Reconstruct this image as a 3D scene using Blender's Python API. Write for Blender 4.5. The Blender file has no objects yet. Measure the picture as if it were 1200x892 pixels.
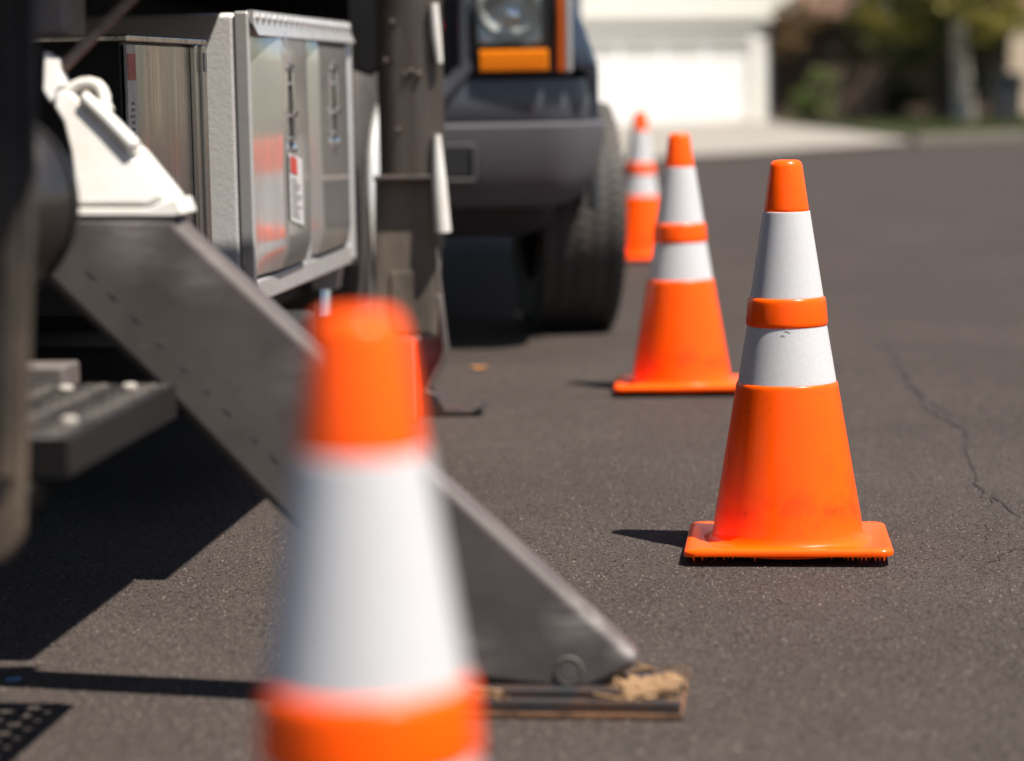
import bpy, bmesh, math, random
from mathutils import Vector, Matrix, Euler
random.seed(7)
R = math.radians
scn = bpy.context.scene
col = scn.collection

# ------------------------------------------------------------------ camera, sky, sun, exposure
CAM_H, LENS = 0.85, 85.0
FPX = LENS / 36 * 1200
PITCH, ROLL = math.atan(349.5 / FPX), 0.018
cf = Vector((0, math.cos(PITCH), -math.sin(PITCH)))
cu0 = Vector((0, math.sin(PITCH), math.cos(PITCH)))
cr = Vector((1, 0, 0)) * math.cos(ROLL) - cu0 * math.sin(ROLL)
cu = cu0 * math.cos(ROLL) + Vector((1, 0, 0)) * math.sin(ROLL)
cam = bpy.data.cameras.new('camera'); camo = bpy.data.objects.new('camera', cam); col.objects.link(camo)
m3 = Matrix((cr, cu, -cf)).transposed()
camo.matrix_world = Matrix.Translation((0, 0, CAM_H)) @ m3.to_4x4()
cam.lens = LENS; cam.sensor_width = 36; cam.clip_end = 600; cam.clip_start = 0.05
cam.dof.use_dof = True; cam.dof.focus_distance = 4.33; cam.dof.aperture_fstop = 2.1
scn.camera = camo

SUN = Vector((0.41, -0.26, 1.0)).normalized()          # towards the sun
w = bpy.data.worlds.new('World'); scn.world = w; w.use_nodes = True
nt = w.node_tree
sky = nt.nodes.new('ShaderNodeTexSky'); sky.sky_type = 'NISHITA'; sky.sun_disc = False
sky.sun_elevation = math.asin(SUN.z); sky.sun_rotation = math.atan2(SUN.x, SUN.y)
nt.links.new(sky.outputs[0], nt.nodes['Background'].inputs[0])
nt.nodes['Background'].inputs[1].default_value = 0.05
sl = bpy.data.lights.new('sun', 'SUN'); so = bpy.data.objects.new('sun', sl); col.objects.link(so)
sl.energy = 4.8; sl.angle = R(0.53); sl.color = (1.0, 0.93, 0.835)
so.rotation_euler = SUN.to_track_quat('Z', 'Y').to_euler(); so.location = (3, -2, 8)
scn.view_settings.view_transform = 'Standard'; scn.view_settings.look = 'None'
scn.view_settings.exposure = 1.02; scn.view_settings.gamma = 1
scn.cycles.use_denoising = True
scn.cycles.max_bounces = 8; scn.cycles.caustics_reflective = False; scn.cycles.caustics_refractive = False

# ------------------------------------------------------------------ measuring helpers (survey of the place)
CAM = Vector((0, 0, CAM_H))
def ray(px, py): return cf * FPX + cr * (px - 600) - cu * (py - 446)
def atz(px, py, z=0.0):
    d = ray(px, py); return CAM + d * ((z - CAM_H) / d.z)
def aty(px, py, y):
    d = ray(px, py); return CAM + d * (y / d.y)
TA = R(6.5); TO = Vector((-0.55, 5.03, 0))
TU = Vector((math.cos(TA), -math.sin(TA), 0)); TV = Vector((math.sin(TA), math.cos(TA), 0)); TW = Vector((0, 0, 1))
def tp(px, py, u=None, v=None, z=None):
    """survey a point into the truck's own frame: u outward, v along, z up"""
    d = ray(px, py); n, o = (TU, u) if u is not None else ((TV, v) if v is not None else (TW, z))
    p = CAM + d * ((o - (CAM - TO).dot(n)) / d.dot(n)); q = p - TO
    return Vector((q.dot(TU), q.dot(TV), q.z))

# ------------------------------------------------------------------ materials
MATS = {}
def nd(t, typ, **kw):
    n = t.nodes.new(typ)
    for k, v in kw.items():
        if k in n.inputs.keys() if hasattr(n.inputs, 'keys') else False: n.inputs[k].default_value = v
        else: setattr(n, k, v)
    return n
def c4(c): return (c[0], c[1], c[2], 1)
def M(name, col=(.5, .5, .5), rough=.5, metal=0, var=.15, vscale=6, col2=None, bump=0, bscale=60, stretch=(1, 1, 1),
      rvar=.12, coat=0, sss=0, spec=.5, trans=0, emit=None):
    """base colour mottled by noise (towards col2), rough mottled, fine bump"""
    if name in MATS: return MATS[name]
    m = bpy.data.materials.new(name); m.use_nodes = True; t = m.node_tree; L = t.links
    b = t.nodes['Principled BSDF']
    tc = t.nodes.new('ShaderNodeTexCoord'); mp = t.nodes.new('ShaderNodeMapping'); mp.inputs['Scale'].default_value = stretch
    L.new(tc.outputs['Object'], mp.inputs[0])
    n = t.nodes.new('ShaderNodeTexNoise'); n.inputs['Scale'].default_value = vscale; n.inputs['Detail'].default_value = 7
    n.inputs['Roughness'].default_value = .65
    L.new(mp.outputs[0], n.inputs['Vector'])
    mx = t.nodes.new('ShaderNodeMix'); mx.data_type = 'RGBA'
    c2 = col2 if col2 else tuple(max(0, c * (1 - 2.2 * var)) for c in col)
    mx.inputs[6].default_value = c4(col); mx.inputs[7].default_value = c4(c2)
    rp = t.nodes.new('ShaderNodeValToRGB'); rp.color_ramp.elements[0].position = .38; rp.color_ramp.elements[1].position = .72
    L.new(n.outputs[0], rp.inputs[0]); L.new(rp.outputs[0], mx.inputs[0]); L.new(mx.outputs[2], b.inputs['Base Color'])
    mr = t.nodes.new('ShaderNodeMapRange'); mr.inputs[1].default_value = .3; mr.inputs[2].default_value = .7
    mr.inputs[3].default_value = max(.02, rough - rvar); mr.inputs[4].default_value = min(1, rough + rvar)
    L.new(n.outputs[0], mr.inputs[0]); L.new(mr.outputs[0], b.inputs['Roughness'])
    b.inputs['Metallic'].default_value = metal; b.inputs['Coat Weight'].default_value = coat
    b.inputs['Specular IOR Level'].default_value = spec
    b.inputs['Transmission Weight'].default_value = trans
    if sss:
        b.inputs['Subsurface Weight'].default_value = sss; b.inputs['Subsurface Radius'].default_value = (1, .12, .03)
        b.inputs['Subsurface Scale'].default_value = .03
    if bump:
        n2 = t.nodes.new('ShaderNodeTexNoise'); n2.inputs['Scale'].default_value = bscale; n2.inputs['Detail'].default_value = 4
        L.new(mp.outputs[0], n2.inputs['Vector'])
        bp = t.nodes.new('ShaderNodeBump'); bp.inputs['Strength'].default_value = bump; bp.inputs['Distance'].default_value = .003
        L.new(n2.outputs[0], bp.inputs['Height']); L.new(bp.outputs[0], b.inputs['Normal'])
    MATS[name] = m; return m

def asphalt():
    m = bpy.data.materials.new('asphalt'); m.use_nodes = True; t = m.node_tree; L = t.links; b = t.nodes['Principled BSDF']
    tc = t.nodes.new('ShaderNodeTexCoord')
    def noise(s, d=4, r=.6):
        n = t.nodes.new('ShaderNodeTexNoise'); n.inputs['Scale'].default_value = s; n.inputs['Detail'].default_value = d
        n.inputs['Roughness'].default_value = r; L.new(tc.outputs['Object'], n.inputs['Vector']); return n
    def ramp(src, p0, p1, a=0., z=1.):
        r_ = t.nodes.new('ShaderNodeMapRange'); r_.inputs[1].default_value = p0; r_.inputs[2].default_value = p1
        r_.inputs[3].default_value = a; r_.inputs[4].default_value = z; L.new(src, r_.inputs[0]); return r_.outputs[0]
    def mix(f, a, c):
        x = t.nodes.new('ShaderNodeMix'); x.data_type = 'RGBA'
        L.new(f, x.inputs[0])
        for i, s in ((6, a), (7, c)):
            if isinstance(s, tuple): x.inputs[i].default_value = c4(s)
            else: L.new(s, x.inputs[i])
        return x.outputs[2]
    vo = t.nodes.new('ShaderNodeTexVoronoi'); vo.inputs['Scale'].default_value = 250; L.new(tc.outputs['Object'], vo.inputs['Vector'])
    vb = t.nodes.new('ShaderNodeTexVoronoi'); vb.inputs['Scale'].default_value = 85; L.new(tc.outputs['Object'], vb.inputs['Vector'])
    sep = t.nodes.new('ShaderNodeSeparateColor'); L.new(vo.outputs['Color'], sep.inputs[0])
    sep2 = t.nodes.new('ShaderNodeSeparateColor'); L.new(vb.outputs['Color'], sep2.inputs[0])
    base = mix(ramp(noise(1.1, 6, .65).outputs[0], .36, .66), (.0475, .0385, .0353), (.0700, .0571, .0523))
    base = mix(ramp(noise(.55, 3).outputs[0], .58, .72, 0, .45), base, (.040, .0325, .0298))
    base = mix(ramp(noise(11, 4).outputs[0], .4, .75, 0, .5), base, (.040, .0324, .0296))
    base = mix(ramp(sep.outputs[0], .0, 1., 0, .5), base, (.083, .0678, .0612))
    # pale and tan exposed stones
    base = mix(ramp(sep.outputs[1], .90, .97, 0, .5), base, (.085, .070, .058))
    base = mix(ramp(sep2.outputs[2], .955, .97, 0, .4), base, (.08, .064, .05))
    base = mix(ramp(sep.outputs[2], .72, .95, 0, .8), base, (.014, .012, .011))
    L.new(base, b.inputs['Base Color'])
    L.new(ramp(sep.outputs[0], 0, 1, .55, .95), b.inputs['Roughness'])
    b.inputs['Specular IOR Level'].default_value = .06
    ma = t.nodes.new('ShaderNodeMath'); ma.operation = 'SUBTRACT'; L.new(noise(60, 4).outputs[0], ma.inputs[0]); L.new(vo.outputs['Distance'], ma.inputs[1])
    mb = t.nodes.new('ShaderNodeMath'); mb.operation = 'SUBTRACT'; L.new(ma.outputs[0], mb.inputs[0]); L.new(vb.outputs['Distance'], mb.inputs[1])
    bp = t.nodes.new('ShaderNodeBump'); bp.inputs['Strength'].default_value = .75; bp.inputs['Distance'].default_value = .0045
    L.new(mb.outputs[0], bp.inputs['Height']); L.new(bp.outputs[0], b.inputs['Normal'])
    return m

def clear_lens():
    m = bpy.data.materials.new('clear_lens'); m.use_nodes = True; t = m.node_tree; L = t.links
    tr = t.nodes.new('ShaderNodeBsdfTransparent'); tr.inputs[0].default_value = (.93, .95, .95, 1); gl = t.nodes.new('ShaderNodeBsdfGlossy'); gl.inputs['Roughness'].default_value = .05
    fr = t.nodes.new('ShaderNodeFresnel'); fr.inputs[0].default_value = 1.45; mx = t.nodes.new('ShaderNodeMixShader')
    L.new(fr.outputs[0], mx.inputs[0]); L.new(tr.outputs[0], mx.inputs[1]); L.new(gl.outputs[0], mx.inputs[2]); L.new(mx.outputs[0], t.nodes['Material Output'].inputs[0]); return m
def stones():
    m = bpy.data.materials.new('road_stone'); m.use_nodes = True; t = m.node_tree; b = t.nodes['Principled BSDF']
    g = t.nodes.new('ShaderNodeNewGeometry'); rp = t.nodes.new('ShaderNodeValToRGB'); e = rp.color_ramp.elements
    e[0].color = (.018, .0155, .0145, 1); e[1].color = (.21, .17, .135, 1)
    for p, c in ((.45, (.049, .0402, .0368, 1)), (.80, (.085, .069, .061, 1)), (.95, (.13, .103, .082, 1))): x = e.new(p); x.color = c
    t.links.new(g.outputs['Random Per Island'], rp.inputs[0]); t.links.new(rp.outputs[0], b.inputs['Base Color']); b.inputs['Roughness'].default_value = .6
    return m
def cone_orange():
    m = bpy.data.materials.new('cone_orange_vinyl'); m.use_nodes = True; t = m.node_tree; L = t.links; b = t.nodes['Principled BSDF']
    tc = t.nodes.new('ShaderNodeTexCoord')
    sx = t.nodes.new('ShaderNodeSeparateXYZ'); L.new(tc.outputs['Object'], sx.inputs[0])
    n = t.nodes.new('ShaderNodeTexNoise'); n.inputs['Scale'].default_value = 14; n.inputs['Detail'].default_value = 8; n.inputs['Roughness'].default_value = .7
    L.new(tc.outputs['Object'], n.inputs['Vector'])
    nf = t.nodes.new('ShaderNodeTexNoise'); nf.inputs['Scale'].default_value = 110; nf.inputs['Detail'].default_value = 6
    L.new(tc.outputs['Object'], nf.inputs['Vector'])
    # scuffed ring low on the body where stacked cones rub
    cr_ = t.nodes.new('ShaderNodeValToRGB'); e = cr_.color_ramp.elements
    e[0].position = .055; e[0].color = (0, 0, 0, 1); e[1].position = .085; e[1].color = (1, 1, 1, 1)
    x = e.new(.12); x.color = (.25, .25, .25, 1); x = e.new(.2); x.color = (.12, .12, .12, 1); x = e.new(.5); x.color = (.1, .1, .1, 1)
    L.new(sx.outputs[2], cr_.inputs[0])
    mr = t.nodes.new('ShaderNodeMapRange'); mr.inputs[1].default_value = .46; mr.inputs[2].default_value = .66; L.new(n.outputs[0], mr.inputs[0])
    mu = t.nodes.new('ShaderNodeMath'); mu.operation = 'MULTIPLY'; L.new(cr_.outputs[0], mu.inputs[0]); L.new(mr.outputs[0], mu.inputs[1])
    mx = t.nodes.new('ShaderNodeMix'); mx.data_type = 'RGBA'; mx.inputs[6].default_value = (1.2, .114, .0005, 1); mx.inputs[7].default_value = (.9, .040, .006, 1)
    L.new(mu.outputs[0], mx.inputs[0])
    mf = t.nodes.new('ShaderNodeMapRange'); mf.inputs[1].default_value = .60; mf.inputs[2].default_value = .72; mf.inputs[4].default_value = .75; L.new(nf.outputs[0], mf.inputs[0])
    mx2 = t.nodes.new('ShaderNodeMix'); mx2.data_type = 'RGBA'; mx2.inputs[7].default_value = (.42, .045, .012, 1)
    nl = t.nodes.new('ShaderNodeTexNoise'); nl.inputs['Scale'].default_value = 7; nl.inputs['Detail'].default_value = 3; L.new(tc.outputs['Object'], nl.inputs['Vector'])
    ml = t.nodes.new('ShaderNodeMapRange'); ml.inputs[1].default_value = .40; ml.inputs[2].default_value = .58; L.new(nl.outputs[0], ml.inputs[0])
    mm = t.nodes.new('ShaderNodeMath'); mm.operation = 'MULTIPLY'; L.new(mf.outputs[0], mm.inputs[0]); L.new(ml.outputs[0], mm.inputs[1])
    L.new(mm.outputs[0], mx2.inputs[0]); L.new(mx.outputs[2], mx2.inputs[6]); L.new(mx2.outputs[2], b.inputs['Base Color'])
    rr = t.nodes.new('ShaderNodeMapRange'); rr.inputs[3].default_value = .2; rr.inputs[4].default_value = .42; L.new(n.outputs[0], rr.inputs[0]); L.new(rr.outputs[0], b.inputs['Roughness'])
    b.inputs['Specular IOR Level'].default_value = .25; b.inputs['Coat Weight'].default_value = .2; b.inputs['Coat Roughness'].default_value = .09
    b.inputs['Subsurface Weight'].default_value = 0; b.inputs['Subsurface Radius'].default_value = (1, .25, .05); b.inputs['Subsurface Scale'].default_value = .012
    tl = t.nodes.new('ShaderNodeBsdfTranslucent'); tl.inputs[0].default_value = (1, .025, .001, 1)
    ms = t.nodes.new('ShaderNodeMixShader'); ms.inputs[0].default_value = .08; L.new(b.outputs[0], ms.inputs[1]); L.new(tl.outputs[0], ms.inputs[2]); L.new(ms.outputs[0], t.nodes['Material Output'].inputs[0])
    bp = t.nodes.new('ShaderNodeBump'); bp.inputs['Strength'].default_value = .25; bp.inputs['Distance'].default_value = .002
    L.new(n.outputs[0], bp.inputs['Height']); L.new(bp.outputs[0], b.inputs['Normal'])
    return m

def leg_paint():
    m = M('outrigger_leg_paint', (.080, .068, .065), .58, var=.14, vscale=9, col2=(.105, .090, .086), bump=.15, bscale=30, spec=.4).copy(); t = m.node_tree; L = t.links; b = t.nodes['Principled BSDF']
    src = b.inputs['Base Color'].links[0].from_socket; tc = t.nodes.new('ShaderNodeTexCoord')
    n = t.nodes.new('ShaderNodeTexNoise'); n.inputs['Scale'].default_value = 26; n.inputs['Detail'].default_value = 9; n.inputs['Roughness'].default_value = .7
    mp = t.nodes.new('ShaderNodeMapping'); mp.inputs['Rotation'].default_value = (0, R(45), 0); mp.inputs['Scale'].default_value = (.35, 1, 1.6); L.new(tc.outputs['Object'], mp.inputs[0]); L.new(mp.outputs[0], n.inputs['Vector'])
    tot = None
    for (u_, z_, rad, amt) in ((.835, .125, .055, 1.0), (.90, .085, .035, 1.0), (.24, .655, .07, .8), (.33, .60, .05, .6), (.70, .085, .045, .5), (.60, .31, .06, .45), (.47, .46, .06, .5)):
        d = t.nodes.new('ShaderNodeVectorMath'); d.operation = 'DISTANCE'; d.inputs[1].default_value = (u_, -1.75, z_); L.new(tc.outputs['Object'], d.inputs[0])
        r_ = t.nodes.new('ShaderNodeMapRange'); r_.inputs[1].default_value = rad; r_.inputs[2].default_value = 0; r_.inputs[3].default_value = 0; r_.inputs[4].default_value = amt; L.new(d.outputs['Value'], r_.inputs[0])
        if tot is None: tot = r_.outputs[0]
        else:
            x = t.nodes.new('ShaderNodeMath'); x.operation = 'MAXIMUM'; L.new(tot, x.inputs[0]); L.new(r_.outputs[0], x.inputs[1]); tot = x.outputs[0]
    nn = t.nodes.new('ShaderNodeMapRange'); nn.inputs[1].default_value = .38; nn.inputs[2].default_value = .68; L.new(n.outputs[0], nn.inputs[0])
    mu = t.nodes.new('ShaderNodeMath'); mu.operation = 'MULTIPLY'; L.new(tot, mu.inputs[0]); L.new(nn.outputs[0], mu.inputs[1])
    sc = t.nodes.new('ShaderNodeMapRange'); sc.inputs[1].default_value = .66; sc.inputs[2].default_value = .74; sc.inputs[4].default_value = .35; L.new(n.outputs[0], sc.inputs[0])
    ad = t.nodes.new('ShaderNodeMath'); ad.operation = 'MAXIMUM'; L.new(mu.outputs[0], ad.inputs[0]); L.new(sc.outputs[0], ad.inputs[1])
    mx = t.nodes.new('ShaderNodeMix'); mx.data_type = 'RGBA'; L.new(ad.outputs[0], mx.inputs[0]); L.new(src, mx.inputs[6]); mx.inputs[7].default_value = (.34, .315, .30, 1); L.new(mx.outputs[2], b.inputs['Base Color'])
    return m
def dust_shade_flap():
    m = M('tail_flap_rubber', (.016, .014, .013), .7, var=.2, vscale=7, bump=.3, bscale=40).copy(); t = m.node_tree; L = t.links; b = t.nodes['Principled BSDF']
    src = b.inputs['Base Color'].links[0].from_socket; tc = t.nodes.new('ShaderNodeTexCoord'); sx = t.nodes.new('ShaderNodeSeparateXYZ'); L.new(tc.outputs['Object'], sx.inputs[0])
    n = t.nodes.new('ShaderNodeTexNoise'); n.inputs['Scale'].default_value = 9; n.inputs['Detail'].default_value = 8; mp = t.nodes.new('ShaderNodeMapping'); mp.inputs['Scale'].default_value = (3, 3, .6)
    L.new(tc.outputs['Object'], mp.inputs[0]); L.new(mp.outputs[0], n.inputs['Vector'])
    z = t.nodes.new('ShaderNodeMapRange'); z.inputs[1].default_value = .82; z.inputs[2].default_value = .58; L.new(sx.outputs[2], z.inputs[0])  # height ramp: brown dust below; black top also paints in the overhang's shade
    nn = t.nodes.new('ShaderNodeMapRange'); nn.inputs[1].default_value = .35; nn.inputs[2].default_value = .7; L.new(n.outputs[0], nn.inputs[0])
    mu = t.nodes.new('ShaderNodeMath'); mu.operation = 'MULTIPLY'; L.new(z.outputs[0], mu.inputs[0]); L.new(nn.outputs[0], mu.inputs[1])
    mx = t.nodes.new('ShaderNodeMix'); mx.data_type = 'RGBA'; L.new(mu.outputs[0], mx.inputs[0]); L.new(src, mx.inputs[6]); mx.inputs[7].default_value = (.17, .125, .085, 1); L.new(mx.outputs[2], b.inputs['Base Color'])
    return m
def collar_white():
    m = bpy.data.materials.new('reflective_collar_white'); m.use_nodes = True; t = m.node_tree; L = t.links; b = t.nodes['Principled BSDF']
    tc = t.nodes.new('ShaderNodeTexCoord')
    # wrap coordinates round the cone so the honeycomb follows it
    sx = t.nodes.new('ShaderNodeSeparateXYZ'); L.new(tc.outputs['Object'], sx.inputs[0])
    at = t.nodes.new('ShaderNodeMath'); at.operation = 'ARCTAN2'; L.new(sx.outputs[1], at.inputs[0]); L.new(sx.outputs[0], at.inputs[1])
    mu = t.nodes.new('ShaderNodeMath'); mu.operation = 'MULTIPLY'; mu.inputs[1].default_value = .07; L.new(at.outputs[0], mu.inputs[0])
    cx = t.nodes.new('ShaderNodeCombineXYZ')
    for op_, ix in (('ADD', 0), ('SUBTRACT', 1)):
        dg = t.nodes.new('ShaderNodeMath'); dg.operation = op_; L.new(mu.outputs[0], dg.inputs[0]); L.new(sx.outputs[2], dg.inputs[1]); L.new(dg.outputs[0], cx.inputs[ix])
    br = t.nodes.new('ShaderNodeTexBrick'); br.inputs['Scale'].default_value = 1; br.offset = 0; br.inputs['Brick Width'].default_value = .0062; br.inputs['Row Height'].default_value = .0062
    br.inputs['Mortar Size'].default_value = .0007; br.inputs['Mortar Smooth'].default_value = .4
    br.inputs['Color1'].default_value = (.54, .54, .55, 1); br.inputs['Color2'].default_value = (.49, .49, .505, 1); br.inputs['Mortar'].default_value = (.60, .60, .61, 1)
    L.new(cx.outputs[0], br.inputs['Vector'])
    n = t.nodes.new('ShaderNodeTexNoise'); n.inputs['Scale'].default_value = 9; n.inputs['Detail'].default_value = 9; n.inputs['Roughness'].default_value = .75
    L.new(tc.outputs['Object'], n.inputs['Vector'])
    mr = t.nodes.new('ShaderNodeMapRange'); mr.inputs[1].default_value = .55; mr.inputs[2].default_value = .78; mr.inputs[4].default_value = .45; L.new(n.outputs[0], mr.inputs[0])
    mx = t.nodes.new('ShaderNodeMix'); mx.data_type = 'RGBA'; L.new(mr.outputs[0], mx.inputs[0]); L.new(br.outputs[0], mx.inputs[6]); mx.inputs[7].default_value = (.5, .46, .42, 1)
    L.new(mx.outputs[2], b.inputs['Base Color']); b.inputs['Roughness'].default_value = .42
    b.inputs['Subsurface Weight'].default_value = .7; b.inputs['Subsurface Radius'].default_value = (1, 1, 1); b.inputs['Subsurface Scale'].default_value = .012
    bp = t.nodes.new('ShaderNodeBump'); bp.inputs['Strength'].default_value = .35; bp.inputs['Distance'].default_value = .0006
    L.new(br.outputs[1], bp.inputs['Height']); L.new(bp.outputs[0], b.inputs['Normal'])
    return m

def foliage(name, c1, c2, c3):
    m = bpy.data.materials.new(name); m.use_nodes = True; t = m.node_tree; L = t.links; b = t.nodes['Principled BSDF']
    g = t.nodes.new('ShaderNodeNewGeometry')
    rp = t.nodes.new('ShaderNodeValToRGB'); e = rp.color_ramp.elements
    e[0].color = c4(c1); e[1].color = c4(c3); x = e.new(.5); x.color = c4(c2)
    L.new(g.outputs['Random Per Island'], rp.inputs[0]); L.new(rp.outputs[0], b.inputs['Base Color'])
    b.inputs['Roughness'].default_value = .55
    tr = t.nodes.new('ShaderNodeBsdfTranslucent'); L.new(rp.outputs[0], tr.inputs[0])
    ms = t.nodes.new('ShaderNodeMixShader'); ms.inputs[0].default_value = .35
    L.new(b.outputs[0], ms.inputs[1]); L.new(tr.outputs[0], ms.inputs[2]); L.new(ms.outputs[0], t.nodes['Material Output'].inputs[0])
    return m

MA = dict(
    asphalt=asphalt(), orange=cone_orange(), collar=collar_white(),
    legpaint=leg_paint(), tailflap=dust_shade_flap(),
    blackrub=M('black_rubber', (.012, .011, .011), .7, var=.2, bump=.3),
    beam=M('worn_grey_steel_paint', (.088, .076, .072), .48, var=.14, vscale=9, col2=(.150, .132, .124), rvar=.1, bump=.12, bscale=30, spec=.6),
    weld=M('weld_dark', (.064, .055, .053), .5, var=.3),
    padsteel=M('pad_steel', (.045, .046, .05), .4, metal=.3, var=.3, vscale=20, col2=(.10, .045, .022), bump=.2),
    rust=M('rusty_edge', (.16, .075, .035), .8, var=.35, vscale=25, bump=.4),
    wood=M('crushed_wood', (.29, .175, .088), .85, col2=(.12, .066, .03), vscale=38, stretch=(1, 3, 3), bump=.8, bscale=120),
    white=M('white_enamel', (.70, .69, .665), .4, var=.06, vscale=9, col2=(.60, .56, .50), bump=.08, coat=.15),
    alum=M('cast_aluminium_dull', (.74, .73, .72), .5, metal=.25, var=.12, vscale=14, col2=(.62, .61, .6), bump=.25, bscale=160),
    frame=M('aluminium_frame', (.74, .73, .72), .34, metal=.6, var=.1, vscale=18, bump=.1),
    stainless=M('brushed_stainless', (.80, .775, .745), .11, metal=.8, var=.05, vscale=9, stretch=(3, 3, .25), rvar=.03, bump=.05, bscale=25),
    stainless2=M('stainless_box_side', (.68, .63, .585), .22, metal=.85, var=.16, vscale=8, stretch=(4, 4, .15), rvar=.1, bump=.1, bscale=14),
    boltgrey=M('weathered_bolt', (.40, .37, .33), .5, var=.2, vscale=60),
    latchdark=M('latch_plate_dark', (.10, .09, .085), .3, metal=.8),
    chrome=M('chrome', (.85, .85, .86), .12, metal=1, var=.05, rvar=.05),
    blacksteel=M('black_steel', (.014, .0135, .014), .45, var=.25, vscale=8, spec=.4),
    chassis=M('chassis_black', (.011, .010, .010), .7, var=.3),
    flap=M('dusty_mud_flap', (.06, .046, .036), .75, var=.3, vscale=7, col2=(.135, .105, .075), stretch=(3, 3, .5), bump=.3, bscale=40),
    flap2=M('dusty_flap_grey', (.095, .080, .066), .75, var=.3, vscale=6, col2=(.20, .165, .125), stretch=(2, 2, .6), bump=.3),
    bronze=M('dirty_polished_fender', (.15, .128, .112), .36, metal=.6, var=.3, vscale=5, stretch=(3, 3, .5), col2=(.08, .06, .05)),
    brownrod=M('brown_rod', (.26, .17, .13), .45, var=.3, vscale=30),
    step=M('black_step_steel', (.013, .011, .0105), .6, var=.25, vscale=16, col2=(.05, .042, .037)),
    stepworn=M('worn_step_steel', (.13, .118, .11), .4, metal=.3, var=.3, vscale=20),
    stepface=M('step_face', (.015, .013, .0133), .45, var=.15),
    tank=M('dark_polished_tank', (.11, .10, .10), .26, metal=.85, var=.3, vscale=6, col2=(.16, .13, .10)),
    tyre=M('tyre_rubber', (.046, .041, .038), .75, var=.2, vscale=14, col2=(.078, .067, .059), bump=.2),
    sticker=M('sticker_white', (.66, .64, .62), .4, var=.06, vscale=60, col2=(.45, .44, .44)),
    stred=M('sticker_red', (.55, .06, .04), .4, var=.1), stink=M('sticker_ink', (.22, .2, .2), .5),
    paint=M('slate_car_paint', (.055, .075, .115), .28, metal=.25, var=.05, coat=.8),
    bumper=M('grey_bumper_plastic', (.095, .091, .098), .4, var=.08, bump=.1, bscale=300),
    bumpup=M('slate_bumper_top', (.058, .062, .076), .38, var=.06, coat=.3),
    trim=M('dark_trim', (.02, .021, .024), .45, var=.1), valance=M('black_valance', (.012, .012, .014), .6),
    amber=M('amber_lens', (.95, .27, .002), .14, var=.1, vscale=80, coat=.2, spec=.3), amberd=M('amber_side_lens', (.42, .075, .004), .15, var=.1),
    lens=M('lamp_reflector', (.85, .85, .83), .35, metal=.4, var=.12, vscale=28), clear=clear_lens(),
    badge=M('red_badge', (.45, .02, .03), .3), grille=M('grille_mesh', (.016, .016, .018), .5),
    silver=M('silver_trim', (.55, .54, .52), .35, metal=.6, var=.1), glass=M('car_glass', (.02, .025, .03), .05, var=.02, coat=.5),
    stucco=M('white_stucco', (.80, .79, .76), .85, var=.03, vscale=2, bump=.3), gdoor=M('white_garage_door', (.84, .84, .83), .5, var=.03),
    fascia=M('cream_fascia', (.76, .74, .68), .6, var=.05), roof=M('brown_roof_tile', (.16, .085, .06), .85, var=.3, vscale=9),
    beige=M('beige_stucco', (.68, .55, .42), .85, var=.06, vscale=2, bump=.3), frosted=M('frosted_pane', (.58, .57, .55), .5), hglass=M('window_glass', (.05, .06, .07), .05),
    brickm=M('brown_siding', (.13, .085, .065), .85, var=.25, vscale=8), fence=M('brown_fence_wood', (.15, .10, .075), .85, var=.25, vscale=6, stretch=(4, 4, .4)),
    concrete=M('pale_concrete', (.27, .245, .21), .85, var=.12, vscale=1.6, bump=.2), kerb=M('kerb_concrete', (.17, .15, .12), .85, var=.15),
    grass=foliage('grass_blade', (.03, .055, .012), (.07, .095, .025), (.15, .13, .04)), soil=M('lawn_soil', (.075, .085, .03), .95, var=.3, vscale=5),
    bark=M('grey_bark', (.50, .44, .38), .9, var=.35, vscale=9, stretch=(2, 2, .5), bump=.6, bscale=20), darkbark=M('dark_bark', (.07, .05, .038), .9, var=.3, vscale=9),
    leafdark=foliage('leaf_dark', (.025, .032, .008), (.055, .062, .016), (.10, .10, .026)),
    leafolive=foliage('leaf_olive', (.11, .11, .02), (.25, .22, .04), (.40, .33, .07)),
    leafred=foliage('leaf_redbrown', (.13, .075, .035), (.26, .15, .075), (.15, .13, .045)),
    leafgreen=foliage('leaf_green', (.04, .08, .016), (.09, .13, .028), (.16, .18, .045)),
    bin=M('bin_plastic', (.03, .03, .036), .5), pole=M('pole_grey', (.42, .41, .40), .5, metal=.4),
    chock=M('red_orange_chock', (.95, .04, .008), .45, var=.08), leaf=M('dry_leaf', (.42, .17, .05), .7, var=.2, vscale=90),
    paper=M('blue_scrap', (.10, .20, .36), .6), crack=M('crack_fill', (.017, .015, .014), .9), grit=stones(),
    hubm=M('wheel_hub', (.80, .79, .77), .28, metal=.45, var=.05), greybox=M('grey_bracket', (.22, .19, .17), .55),
    tcrack=M('patch', (.047, .041, .039), .9))

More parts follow.
